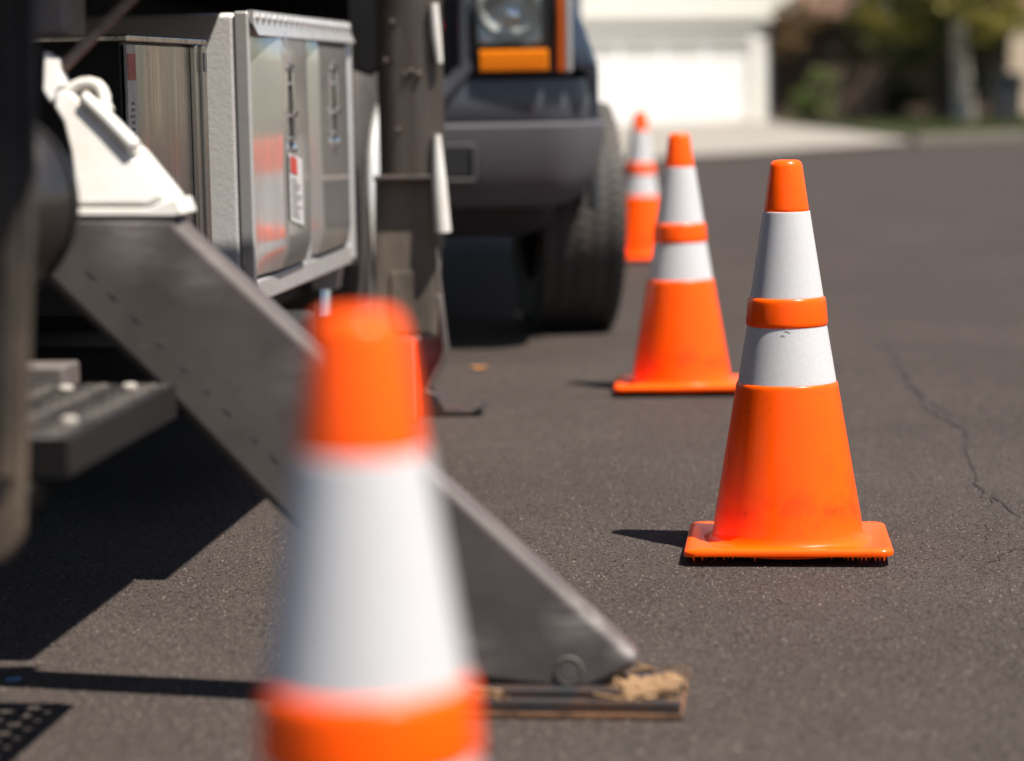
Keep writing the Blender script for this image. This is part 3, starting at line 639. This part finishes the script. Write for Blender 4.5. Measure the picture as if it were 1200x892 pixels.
sr = MB(); sr.tube([(.20, -2.25, SZ - .06), (.26, -2.27, SZ - .075)], .016, 12); T('step_bracket', sr, 'blacksteel', par=step)
sh = MB(); sh.box((-.7, -1.86, .455), (.17, -1.78, .488)); T('step_crossbar', sh, 'beam', .004)
# tail mud flap, thick rubber with a rolled corner
mf = MB(); fp = [(-.35, .353)]
for k in range(9): a = R(-90 + 90 * k / 8); fp.append((.275 + .048 * math.cos(a), .401 + .048 * math.sin(a)))
fp += [(.350, .768), (.358, .942), (.36, 1.11), (-.35, 1.11)]
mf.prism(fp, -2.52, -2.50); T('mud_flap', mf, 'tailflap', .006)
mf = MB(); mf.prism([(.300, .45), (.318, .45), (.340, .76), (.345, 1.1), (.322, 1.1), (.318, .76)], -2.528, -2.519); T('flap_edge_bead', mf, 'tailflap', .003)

# wheel ahead of the tool box
wh = thing('wheel', 'x', 'x'); del wh['label'], wh['category']; wh.parent = truck; wh.location = (-.02, 1.93, .505)
ty = MB(); ty.lathe([(.285, -.02), (.30, -.005), (.34, .004), (.40, .004), (.455, -.008), (.488, -.03), (.50, -.06), (.503, -.16), (.503, -.22), (.49, -.26), (.40, -.29), (.285, -.27)], 72, (0, 0, 0), 'x', closed=True); T('tyre', ty, 'tyre', par=wh, smooth=40)
ri = MB(); ri.lathe([(.300, -.006), (.306, .006), (.300, .016), (.285, .026), (.262, .034), (.235, .036), (.22, .02), (.20, -.06), (.13, -.07), (.10, -.03), (.07, -.012), (0, -.01)], 72, (0, 0, 0), 'x'); T('rim', ri, 'hubm', par=wh, smooth=40)
for k in range(10):
    nb = MB(); a = 2 * math.pi * k / 10; nb.lathe([(.014, 0), (.014, .02), (.009, .028), (0, .03)], 6, (-.10, .145 * math.cos(a), .145 * math.sin(a)), 'x'); T('wheel_nut', nb, 'chrome', par=wh)
# fender end, dusty flap and guard bars ahead of that wheel
FV = 1.40
Q = lambda px, py, v=FV: tuple(tp(px, py, v=v).xz)
fe = MB()
def fef(i, j):
    x0, z0 = Q(446, 206); x1, z1 = Q(517, -60); a = math.pi * i
    return (x0 + (x1 - x0) * i, FV - .012 - .03 * math.sin(a), z0 + (z1 - z0) * j)
fe.grid(fef, 16, 1); T('fender_end', fe, 'bronze', smooth=80)
fe = MB(); x0, z0 = Q(440, 212); x1, z1 = Q(516, 204); fe.box((x0, FV - .045, z0), (x1, FV - .016, z1)); T('fender_lip', fe, 'bronze', .006)
for px, py in ((462, 27), (455, 72), (484, 84), (478, 88), (493, 88), (469, 153)):
    x, z = Q(px, py); fe = MB(); fe.lathe([(.010, 0), (.010, -.008), (.006, -.014), (0, -.015)], 8, (x, FV - .036, z), 'y'); T('fender_bolt', fe, 'bronze')
fl = MB(); fl.prism([Q(440, 210), Q(514, 210), Q(517, 300), Q(513, 394), Q(440, 392)], FV - .015, FV); T('mud_flap', fl, 'flap2', .004)
fl = MB(); fl.prism([Q(459, 318), Q(509, 316), Q(509, 390), Q(459, 388)], FV - .019, FV - .0145); T('flap_patch', fl, 'flap2', .002)
for pts, rr_ in ((((508, 4), (511, 40), (515, 74)), (.012, .013, .009)), (((512, 158), (515, 215), (519, 272)), (.010, .019, .022))):
    gbm = MB(); gbm.tube([tp(px, py, v=FV - .036) for px, py in pts], list(rr_), 12); T('guard_bar', gbm, 'white')
gbm = MB(); gbm.tube([tp(px, py, v=FV + .05) for px, py in ((506, -20), (509, 100), (512, 180), (516, 290))], .012, 10); T('guard_post', gbm, 'blacksteel')
sg = MB(); sg.prism([Q(448, -60), Q(456, 30), Q(452, 70), Q(432, 90), Q(405, 80), Q(400, -60)], FV + .03, FV + .06); T('splash_guard', sg, 'blacksteel', .01)
# second stabiliser by the wheel: folded plate leg and a flat toe
SV = 1.2
S2 = lambda px, py: tuple(tp(px, py, v=SV).xz)
sl_ = MB(); sl_.prism([S2(x, y) for x, y in ((511, 290), (518, 345), (525, 408), (519, 425), (500, 459), (486, 462), (466, 396), (512, 394), (514, 345))], SV, SV + .02); stb = T('stabiliser_leg', sl_, 'beam', .004)
sl_ = MB(); sl_.prism([S2(x, y) for x, y in ((513, 345), (518, 345), (527, 408), (521, 426), (502, 462), (497, 458), (515, 424), (521, 408))], SV - .03, SV + .001); T('folded_edge', sl_, 'beam', .002, par=stb)
sl_ = MB(); x0, _ = S2(470, 480); x1, _ = S2(566, 480)
sl_.prism([(x0, .001), (x1 - .03, .001), (x1, .012), (x1 + .008, .026), (x1 - .006, .026), (x1 - .03, .016), (.25, .019), (.222, .06), (.195, .07), (x0, .03)], SV - .04, SV + .05); T('toe_plate', sl_, 'padsteel', .004, par=stb)
rl = MB(); rl.tube([tp(379, 340, u=-.02), tp(379, 372, u=-.02)], .02, 10); T('bright_pipe', rl, 'chrome')
ub = MB(); ub.box((-.55, .12, .31), (-.13, 1.2, .394)); T('box_bracket', ub, 'blacksteel', .004)
ub = MB(); ub.prism([(-.12, .395), (-.02, .395), (-.03, .33), (-.09, .31)], 1.20, 1.24); T('box_gusset', ub, 'frame', .004)

# crushed wood under the toe of the outrigger
def splinter_block(pts_top, z0, z1, seed):
    rnd = random.Random(seed); mbk = MB(); (x0, y0), (x1, y1) = pts_top; nx_, ny_ = 22, 14
    def fn(i, j):
        e = min(i, 1 - i, j, 1 - j); x = x0 + (x1 - x0) * i; y = y0 + (y1 - y0) * j
        x += rnd.uniform(-.004, .004) + .008 * math.sin(7 * j + 2) * abs(2 * i - 1); y += rnd.uniform(-.003, .003) + .007 * math.sin(9 * i + 1) * abs(2 * j - 1)
        h_ = min(1, e * 5.5) ** .6 * (.75 + .35 * math.sin(5 * i + 3 * j)) * (1.15 - .5 * i)
        return (x, y, z0 + (z1 - z0) * h_ + (rnd.uniform(-.0025, .0025) if e > 0 else 0))
    mbk.grid(fn, nx_, ny_)
    for k in range(12):
        x = rnd.uniform(x0, x1); y = rnd.choice([y0, y0 + .02, y1]) + rnd.uniform(-.012, .012); l_ = rnd.uniform(.012, .045)
        mbk.cbox((x, y, rnd.uniform(z0 + .003, z1)), (l_, .0035, .003), (rnd.uniform(-.3, .3), rnd.uniform(-.35, .35), rnd.uniform(-.6, .6)))
    return mbk
wd = splinter_block(((.872, -1.775), (.970, -1.66)), .0265, .046, 3)
wb_ = tag(wd.build('wood_block', 'wood', smooth=20), 'crushed tan wood block wedged beside the outrigger toe on its steel plate', 'wood block')
wb_.location = TO; wb_.rotation_euler = (0, 0, -TA)
wd = splinter_block(((.655, -1.781), (.735, -1.772)), .0265, .040, 8)
wb_ = tag(wd.build('wood_splinter', 'wood', smooth=20), 'thin tan splintered wood sliver on the steel foot plate under the outrigger leg', 'wood')
wb_.location = TO; wb_.rotation_euler = (0, 0, -TA)
# wheel chock standing by the wheel
ck = MB(); q0 = tp(452, 398, v=1.16); q1 = tp(486, 398, v=1.16); q2 = tp(494, 474, v=1.16)
ck.prism([(q0.x, .0), (q2.x, .0), (q2.x, q2.z), (q1.x, q1.z), (q0.x, q0.z)], 1.04, 1.19, mp=lambda a, b, c: (a, c + (b * .55 if c < 1.1 else 0), b))
cko = ck.build('wheel_chock', 'chock', bevel=.008); cko.location = TO; cko.rotation_euler = (0, 0, -TA)
tag(cko, 'red orange wheel chock under the hanging mud flap next to the truck wheel', 'wheel chock')

# ------------------------------------------------------------------ pickup facing the truck
pk = thing('pickup_truck', 'dark slate pickup with grey bumper and amber turn signal, parked nose towards the utility truck', 'pickup', (-.715, 7.62, 0), R(-1.5))
def K(name, mb, mat, bevel=0, par=pk, **k): return mb.build(name, mat, par, bevel=bevel, **k)
def sweep(prof, half, cr_, back, fwd=0.0, crown=.05, n=10, lift=0.0):
    """profile of (outward offset, z) swept round the nose in plan: side - rounded corner - front - corner - side"""
    path = []
    for k in range(9):
        x = -(half - cr_) + 2 * (half - cr_) * k / 8; path.append((x, fwd + crown * (x / half) ** 2, 0, -1))
    yc = fwd + crown * ((half - cr_) / half) ** 2
    right = [(half - cr_ + cr_ * math.sin(R(90 * k / n)), yc + cr_ - cr_ * math.cos(R(90 * k / n)), math.sin(R(90 * k / n)), -math.cos(R(90 * k / n))) for k in range(1, n + 1)] + [(half, back, 1, 0)]
    left = [(-a, b, -c, d_) for a, b, c, d_ in right][::-1]
    path = left + path + right; m_ = MB(); k_ = len(prof)
    zt_ = prof[0][1]; zr_ = zt_ - prof[-1][1]
    vs = [(x + nx_ * o, y + ny_ * o, z + lift * nx_ * nx_ * (zt_ - z) / zr_) for x, y, nx_, ny_ in path for o, z in prof]
    m_.add(vs, [(i * k_ + j, (i + 1) * k_ + j, (i + 1) * k_ + j + 1, i * k_ + j + 1) for i in range(len(path) - 1) for j in range(k_ - 1)]); return m_
bp_ = sweep([(-.05, .868), (-.005, .866), (.012, .858), (.020, .80), (.022, .735), (.016, .722)], .955, .17, .38); K('bumper_top', bp_, 'bumpup', smooth=40)
bp_ = sweep([(.012, .724), (.055, .722), (.066, .714), (.064, .66), (.05, .56), (.03, .49), (.01, .462), (-.04, .455)], .955, .12, .40, lift=.05); bpo = K('bumper', bp_, 'bumper', smooth=40)
bp_ = sweep([(-.02, .46), (-.03, .40), (-.05, .365), (-.12, .36)], .88, .16, .30, lift=.03); K('valance', bp_, 'valance', smooth=40)
for sgn in (1, -1):
    x = sgn * .555
    fg = MB(); fg.box((x - .055, -.0705, .555), (x + .055, .04, .665)); K('tow_recess', fg, 'grille', .012, seg=3)
    fg = MB()
    for a_, b_ in (((x - .06, -.08, .545), (x + .06, -.055, .555)), ((x + .053, -.08, .555), (x + .062, -.055, .66)), ((x - .062, -.08, .555), (x - .053, -.055, .66))): fg.box(a_, b_)
    K('recess_rim', fg, 'bumper', .004)
    # headlamp: dark housing, bright reflector, clear lens, amber signal beneath, side marker
    s0, s1 = (.61, .845)
    hm = MB(); hm.box((min(sgn * .585, sgn * .915), .03, .868), (max(sgn * .585, sgn * .915), .40, 1.20)); K('lamp_housing', hm, 'trim', .02, seg=3)
    def bowl(i, j, sgn=sgn):
        x_ = sgn * (s0 + .02 + (s1 - s0 - .04) * i); z_ = .972 + .16 * j; dd = ((i - .5) ** 2 + (j - .5) ** 2) * 4
        return (x_, .028 - .034 * min(1, dd) ** 1.2 + .014 * math.exp(-dd * 9) * -1.6, z_)
    hb = MB(); hb.grid(bowl, 14, 14); K('lamp_reflector', hb, 'lens', smooth=80)
    hb = MB(); hb.lathe([(.026, 0), (.024, -.02), (0, -.03)], 16, (sgn * .735, .005, 1.055), 'y'); K('lamp_bulb_cap', hb, 'chrome')
    hl = MB(); hl.box((min(sgn * s0, sgn * s1), -.02, .966), (max(sgn * s0, sgn * s1), -.014, 1.14)); K('headlight', hl, 'clear', .002)
    am = MB(); a_, b_ = sorted((sgn * .632, sgn * .846)); am.box((a_, -.02, .884), (b_, .05, .950))
    for k in range(18): xx = a_ + (b_ - a_) * (k + .5) / 18; am.tube([(xx, -.021, .888), (xx, -.021, .946)], .004, 6)
    K('turn_signal', am, 'amber', .005)
    sm_ = MB(); a_, b_ = sorted((sgn * .872, sgn * .896)); sm_.box((a_, -.01, .875), (b_, .05, 1.2)); K('side_marker', sm_, 'amberd', .01)
    sm_ = MB(); a_, b_ = sorted((sgn * .898, sgn * .922)); sm_.box((a_, 0.0, .875), (b_, .08, 1.2)); K('lamp_surround', sm_, 'silver', .01)
    # fender with wheel arch
    fm = MB(); ax_, az_ = .80, .40; arch = [(ax_ + .47 * math.cos(R(a)), az_ + .47 * math.sin(R(a))) for a in range(180, -1, -12)]
    prof = [(.03, .885), (.02, 1.08), (.08, 1.20), (.3, 1.235), (1.55, 1.26), (1.55, .45), (ax_ + .47, .45)] + arch[::-1][1:-1] + [(ax_ - .47, .66), (.25, .875)]
    a_, b_ = sorted((sgn * .926, sgn * 1.005)); fm.prism(prof, a_, b_, mp=lambda p, q, r_, sgn=sgn: (r_ - sgn * 1.3 * max(0, q - .92) ** 1.7, p, q)); K('fender', fm, 'paint', .038, seg=5)
    fm = MB()
    fm.tube([(sgn * .985, ax_ + .485 * math.cos(R(a)), az_ + .485 * math.sin(R(a))) for a in range(176, 3, -8)], .02, 8); K('arch_flare', fm, 'trim')
gl = MB(); gl.box((-.57, .05, .78), (.57, .09, 1.2)); K('grille_back', gl, 'grille')
gm = MB()
for k in range(30):
    x = -.56 + 1.12 * k / 29
    gm.cbox((x, .045, .985), (.006, .012, .40), (0, 0, 0))
for k in range(11): gm.cbox((0, .043, .80 + .038 * k), (1.12, .012, .006))
K('grille_mesh', gm, 'trim')
gs = MB(); gs.tube([(-.59, .02, 1.2), (-.59, .02, .90), (-.50, .0, .79), (-.40, -.01, .765), (.40, -.01, .765), (.50, .0, .79), (.59, .02, .90), (.59, .02, 1.2)], .03, 12); K('grille_surround', gs, 'bumpup')
bd = MB(); bd.lathe([(.0, -.016), (.02, -.014), (.026, -.006), (.026, .02)], 20, (.492, .03, 1.025), 'y'); bd.lathe([(.0, -.016), (.016, -.014), (.022, -.006), (.022, .02)], 20, (.492, .03, .985), 'y'); K('badge', bd, 'badge')
hd = MB()
hd.grid(lambda i, j: ((-.96 + 1.92 * i), .06 + 1.45 * j, 1.20 + .14 * j + .05 * math.sin(math.pi * i) - .05 * (1 - min(1, j * 6))), 16, 10); K('hood', hd, 'paint', smooth=60)
cb = MB(); cb.prism([(1.5, 1.30), (2.15, 1.82), (2.5, 1.88), (3.7, 1.86), (3.85, 1.30), (3.85, .48), (1.5, .48)], -.95, .95, mp=lambda p, q, r_: (r_, p, q)); cab = K('cab', cb, 'paint', .04, seg=3)
ws = MB(); ws.add([(-.82, 1.565, 1.335), (.82, 1.565, 1.335), (.74, 2.10, 1.775), (-.74, 2.10, 1.775)], [(0, 1, 2, 3)])
for v_ in range(len(ws.v)): x, y, z = ws.v[v_]; ws.v[v_] = (x, y - .012, z + .012)
K('windscreen', ws, 'glass')
for sgn in (1, -1):
    ws = MB(); X_ = sgn * .954; ws.add([(X_, 1.75, 1.36), (X_, 3.6, 1.36), (X_, 3.5, 1.76), (X_, 2.2, 1.76)], [(0, 1, 2, 3)]); K('side_window', ws, 'glass')
bd_ = MB(); bd_.prism([(3.87, 1.28), (5.75, 1.28), (5.75, .55), (5.15, .55), (5.1, .80), (4.9, .95), (4.5, .95), (4.3, .80), (4.25, .55), (3.87, .55)], -.97, .97, mp=lambda p, q, r_: (r_, p, q)); K('cargo_bed', bd_, 'paint', .03)
un = MB(); un.box((-.7, .35, .42), (.7, 1.4, .62)); un.box((-.55, .4, .30), (-.35, .9, .42)); un.tube([(-.8, .80, .40), (.8, .80, .40)], .05, 10); K('underbody', un, 'chassis', .02)
un = MB(); un.tube([(.05, .78, .36), (.28, .74, .33)], .035, 10); K('steering_arm', un, 'greybox')
def wheel(name, x, y, r_, wd_, yaw, sgn, tread=True):
    wr = bpy.data.objects.new(name, None); col.objects.link(wr); wr.parent = pk; wr.location = (x, y, r_); wr.rotation_euler = (0, 0, yaw)
    h = wd_ / 2; t_ = MB()
    t_.lathe([(.22, -h + .01), (.30, -h), (r_ - .05, -h - .004), (r_ - .014, -h + .018), (r_ - .002, -h + .045), (r_, -h / 2), (r_ + .001, 0), (r_, h / 2), (r_ - .002, h - .045), (r_ - .014, h - .018), (r_ - .05, h + .004), (.30, h), (.22, h - .01)], 72, (0, 0, 0), 'x', closed=True)
    tyo = t_.build('tyre', 'tyre', wr, smooth=50)
    if tread:
        tb_ = MB(); nb_ = 64
        for row, x0 in enumerate((-.40, -.2, 0, .2, .40)):
            for k in range(nb_):
                a = 2 * math.pi * (k + .5 * (row % 2)) / nb_; rr_ = r_ + .003
                mt = Matrix.Rotation(a, 4, 'X') @ Matrix.Translation((x0 * wd_, 0, rr_)) @ Matrix.Rotation(R(18 if row % 2 else -18), 4, 'Z')
                tb_.box((-wd_ * .088, -math.pi * r_ / nb_ * .84, -.006), (wd_ * .088, math.pi * r_ / nb_ * .84, .0022), 0, mt)
        tb_.build('tread', 'tyre', wr, smooth=0)
    q = MB(); q.lathe([(.222, sgn * (h - .012)), (.225, sgn * (h + .002)), (.21, sgn * (h - .01)), (.2, sgn * (h - .05)), (.08, sgn * (h - .03)), (.05, sgn * (h)), (0, sgn * (h + .004))], 40, (0, 0, 0), 'x'); q.build('rim', 'silver', wr)
    return wr
wheel('wheel', .895, .80, .385, .285, R(9.5), 1)
wheel('wheel', -.905, .80, .385, .265, R(9), -1, False)
wheel('wheel', .93, 4.70, .385, .265, 0, 1, False); wheel('wheel', -.93, 4.70, .385, .265, 0, -1, False)
mg = MB(); mg.box((.80, 5.12, .30), (1.1, 5.14, .72)); K('rear_mud_flap', mg, 'blackrub', .004)

# ------------------------------------------------------------------ leaf and paper scrap on the road
lfm = MB(); p = atz(562, 433); n_ = 10
pts = [(.022 * math.cos(2 * math.pi * k / n_) * (1 + .35 * (k % 2)), .030 * math.sin(2 * math.pi * k / n_), .004 + .006 * abs(math.cos(2 * math.pi * k / n_))) for k in range(n_)]
lfm.add(pts + [(0, 0, .004)], [(k, (k + 1) % n_, n_) for k in range(n_)])
lo = lfm.build('fallen_leaf', 'leaf', smooth=0); lo.location = p; so_ = lo.modifiers.new('s', 'SOLIDIFY'); so_.thickness = .001; tag(lo, 'small dry orange leaf lying on the asphalt before the pickup', 'leaf')
lfm = MB(); p = atz(16, 798)
lfm.add([(-.012, -.006, .001), (.012, -.004, .001), (.010, .006, .004), (-.010, .005, .003)], [(0, 1, 2, 3)])
lo = lfm.build('paper_scrap', 'paper', smooth=0); lo.location = p; so_ = lo.modifiers.new('s', 'SOLIDIFY'); so_.thickness = .0008; tag(lo, 'tiny blue scrap on the road by the shadow under the step', 'scrap')

# ------------------------------------------------------------------ white house with garage
HY = 58.0
h0 = gz(HY)
hs = thing('garage_house', 'white stucco house with a wide white garage door at the end of the driveway', 'house', (.7, 56.6, h0), R(25))
def Hb(name, mb, mat, bevel=0, par=hs, **k): return mb.build(name, mat, par, bevel=bevel, **k)
q = MB(); q.box((-4.5, 0, 0), (1.0, 7, 2.75)); q.box((5.75, 0, 0), (6.35, 7, 2.75)); q.box((1.0, 0, 2.08), (5.75, 7, 2.75)); q.box((1.0, .35, 0), (5.75, 7, 2.08)); Hb('wall', q, 'stucco')
q = MB(); q.box((.86, -.06, 0), (1.02, .02, 2.2)); q.box((5.73, -.06, 0), (5.89, .02, 2.2)); q.box((1.02, -.06, 2.06), (5.73, .02, 2.2)); Hb('door_trim', q, 'fascia')
gd = MB(); gd.box((1.0, .04, 0), (5.75, .1, 2.08)); gdo = Hb('garage_door', gd, 'gdoor')
pm = MB(); pm.box((-.53, -.012, 0), (.53, 0, .44)); pmo = None
for i in range(4):
    for j in range(3):
        lo = (1.62 + 1.17 * i, .04, .06 + .5 * j)
        if pmo is None: pmo = Hb('door_panel', pm, 'gdoor', .01, par=gdo, loc=lo)
        else: dup(pmo, gdo, lo)
wm = MB(); n_ = 10
wm.prism([(-.5, 0), (.5, 0)] + [(.5 * math.cos(R(a)), .22 + .14 * math.sin(R(a))) for a in range(0, 181, 18)], -.02, 0); wmo = None
for i in range(4):
    lo = (1.62 + 1.17 * i, .04, 1.60)
    if wmo is None: wmo = Hb('door_pane', wm, 'frosted', par=gdo, loc=lo)
    else: dup(wmo, gdo, lo)
q = MB(); q.box((-5, -.17, 2.46), (6.9, -.11, 3.12)); Hb('fascia', q, 'fascia')
q = MB(); q.prism([(-.17, 3.15), (3.5, 4.7), (7.6, 3.15), (7.6, 3.03), (3.5, 4.58), (-.1, 3.13)], -5, 6.9, mp=lambda a, b, c: (c, a, b)); Hb('roof', q, 'roof')
q = MB(); q.box((-5, -.11, 2.46), (6.9, .0, 2.5)); Hb('soffit', q, 'fascia')
q = MB(); q.tube([(6.28, -.07, .1), (6.28, -.07, 2.4)], .04, 8); Hb('downpipe', q, 'bin')
# brown wing set back, in the trees' shade
wg = thing('brown_house', 'brown house wing in deep shade behind the trees beside the white garage', 'house', (0, HY + 5, h0))
q = MB(); q.box((6.4, 0, 0), (13.0, 6, 2.7)); Hb('wall', q, 'brickm', par=wg)
q = MB(); q.prism([(-.6, 2.6), (3, 4.4), (6.6, 2.6)], 6.0, 13.5, mp=lambda a, b, c: (c, a, b)); Hb('roof', q, 'roof', par=wg)
q = MB(); q.box((9.2, -.04, 0), (10.1, .02, 2.05)); Hb('door', q, 'fence', par=wg)
# fence panel: every board its own
fn_ = thing('board_fence', 'brown board fence between the garage and the dark trees', 'fence', (6.95, 55.5, gz(55.5)))
bm_ = MB(); bm_.box((-.068, -.012, .04), (.068, .012, 1.28)); b0_ = None
for k in range(11):
    lo = (.07 + .15 * k, 0, .01 * ((k * 7) % 3))
    if b0_ is None: b0_ = bm_.build('board', 'fence', fn_, bevel=.004, loc=lo)
    else: dup(b0_, fn_, lo)
q = MB(); q.box((0, .014, .3), (1.65, .05, .39)); q.box((0, .014, .95), (1.65, .05, 1.04)); q.build('rail', 'fence', fn_)
# beige house to the right
bh = thing('beige_house', 'beige stucco house in full sun beyond the grey tree trunk', 'house', (0, 66, gz(66)))
q = MB(); q.box((11.6, 0, 0), (26, 8, 2.7)); Hb('wall', q, 'beige', par=bh)
q = MB(); q.prism([(-.1, 2.72), (4, 4.6), (8.6, 2.72)], 11.5, 26.5, mp=lambda a, b, c: (c, a, b)); Hb('roof', q, 'roof', par=bh)
for x in (15.2, 19.5, 23):
    q = MB(); q.box((x, -.05, .95), (x + 1.5, .01, 2.05)); wo = Hb('window', q, 'fascia', par=bh)
    q = MB(); q.box((x + .08, -.06, 1.03), (x + 1.42, -.045, 1.97)); Hb('pane', q, 'hglass', par=wo)
# wheeled bin, pole
bn = thing('wheeled_bin', 'black wheeled bin on the verge beside the grey tree trunk', 'bin', (10.15, 49.5, gz(49.5)))
q = MB(); q.prism([(-.24, .06), (.24, .06), (.30, .95), (-.30, .95)], -.3, .3); q.build('body', 'bin', bn, bevel=.02)
q = MB(); q.prism([(-.32, .95), (.32, .95), (.30, 1.0), (0, 1.05), (-.30, 1.0)], -.36, .34); q.build('lid', 'bin', bn, bevel=.015)
for sgn in (-1, 1): q = MB(); q.lathe([(0, -.03), (.1, -.03), (.1, .03), (0, .03)], 16, (sgn * .24, .26, .1), 'x'); q.build('wheel', 'blackrub', bn)

# ------------------------------------------------------------------ trees and shrubs
def tree(name, label, x, y, trunk_h, trunk_r, blobs, n, leaf, leafmat, barkmat, seed, lean=0, group=None, cat='tree'):
    rnd = random.Random(seed); t = thing(name, label, cat, (x, y, gz(y) - .03), 0, group)
    if trunk_h:
        k = MB(); ptsT = []; rs = []
        for i in range(7): f = i / 6; ptsT.append((lean * f * trunk_h + rnd.uniform(-.03, .03) * trunk_h * .2, rnd.uniform(-.03, .03), f * trunk_h)); rs.append(trunk_r * (1.25 - .6 * f if i else 1.5))
        k.tube(ptsT, rs, 12)
        for bx, by, bz, br, bh_ in blobs[:6]:
            s0_ = Vector(ptsT[4 + (int(bx * 10) % 3)]); e_ = Vector((bx, by, bz)); mid_ = s0_.lerp(e_, .5) + Vector((0, 0, .2)); k.tube([s0_, mid_, e_], [trunk_r * .5, trunk_r * .3, trunk_r * .1], 7)
        k.build('trunk', barkmat, t)
    vs = []; fs = []
    tot = sum(b[3] ** 2 for b in blobs)
    for bx, by, bz, br, bh_ in blobs:
        m_ = int(n * br ** 2 / tot); cl = [(Vector((rnd.gauss(0, 1), rnd.gauss(0, 1), rnd.gauss(0, 1))).normalized() * rnd.random() ** .4) for _ in range(max(6, m_ // 45))]
        for _ in range(m_):
            c = rnd.choice(cl); p = c + Vector((rnd.gauss(0, .16), rnd.gauss(0, .16), rnd.gauss(0, .13)))
            P_ = Vector((bx + p.x * br, by + p.y * br, bz + p.z * bh_)); a = Vector((rnd.gauss(0, 1), rnd.gauss(0, 1), rnd.gauss(0, .6))).normalized(); b = a.orthogonal().normalized()
            b = (b * math.cos(rnd.random() * 6.28) + a.cross(b) * math.sin(rnd.random() * 6.28)); s__ = leaf * rnd.uniform(.6, 1.35); o = len(vs)
            vs += [P_ - a * s__, P_ + b * s__ * .42, P_ + a * s__, P_ - b * s__ * .42]; fs.append((o, o + 1, o + 2, o + 3))
    raw('crown' if trunk_h else 'foliage', vs, fs, leafmat, t); return t
def bl(n, rx, ry, z0, z1, r0, r1, seed):
    q = random.Random(seed); return [(q.uniform(-rx, rx), q.uniform(-ry, ry), q.uniform(z0, z1), q.uniform(r0, r1), q.uniform(r0, r1) * .8) for _ in range(n)]
tree('dark_evergreen_tree', 'dark dense evergreen tree standing between the garage and the fence', 9.6, 60.0, 4.2, .22, bl(16, 1.9, 1.2, 1.9, 6.0, .8, 1.4, 1), 14000, .09, 'leafdark', 'darkbark', 21)
tree('shade_tree', 'dark leafy tree behind the board fence, next to the grey trunk', 9.9, 55.2, 4.4, .18, bl(16, 1.2, 1.2, .9, 5.4, .7, 1.25, 2), 13000, .09, 'leafdark', 'darkbark', 22)
tree('olive_tree', 'sunlit olive green tree on a pale grey trunk by the black bin', 9.3, 49.5, 3.9, .17, bl(20, 1.5, 1.2, 2.0, 4.6, .5, .85, 3), 13000, .08, 'leafolive', 'bark', 23, lean=-.06)
tree('street_tree', 'olive tree over the lawn in front of the beige house', 13.6, 54, 3.8, .16, bl(16, 2.2, 1.4, 3.6, 6.0, .7, 1.2, 4), 10000, .09, 'leafolive', 'bark', 24)
tree('tall_tree', 'tall green tree rising behind the roof of the white garage', 9.0, 70, 6, .3, bl(18, 4, 2, 3, 9, 1.4, 2.4, 5), 9000, .16, 'leafgreen', 'darkbark', 25)
tree('roadside_tree', 'broad green tree at the far end of the lawn, past the beige house', 24, 50, 4, .2, bl(18, 3, 2, 2.2, 6, 1, 1.7, 6), 9000, .13, 'leafgreen', 'bark', 26)
tree('brown_shrub', 'brown shrub against the corner of the white garage', 6.45, 54.0, 0, 0, bl(7, .35, .4, 1.3, 2.6, .35, .5, 7), 3500, .06, 'leafred', 'bark', 27, cat='shrub')
tree('green_shrub', 'low green shrub at the foot of the brown shrub', 6.75, 53.2, 0, 0, bl(7, .45, .4, .3, 1.1, .35, .5, 8), 3500, .055, 'leafgreen', 'bark', 28, cat='shrub')
tree('hedge_shrub', 'dark rounded hedge behind the grey tree trunk', 8.9, 56.5, 0, 0, bl(10, 1.1, .5, .4, 1.2, .4, .7, 9), 5000, .06, 'leafdark', 'bark', 29, cat='shrub')
# lawn grass
vs = []; fs = []; rr = random.Random(31)
for k in range(26000):
    x = rr.uniform(6.5, 16); y = 34.5 + (x - 6.5) * .5 + rr.random() ** 1.5 * 22; z = gz(y) + .03; h = rr.uniform(.04, .12); a = rr.random() * 6.28; o = len(vs)
    dx, dy = .012 * math.cos(a), .012 * math.sin(a); vs += [(x - dx, y - dy, z), (x + dx, y + dy, z), (x + rr.uniform(-.04, .04), y + rr.uniform(-.04, .04), z + h)]; fs.append((o, o + 1, o + 2))
gs_ = raw('lawn_grass', vs, fs, 'grass'); gs_['kind'] = 'stuff'; tag(gs_, 'patchy dry grass of the lawn beyond the driveway', 'grass')
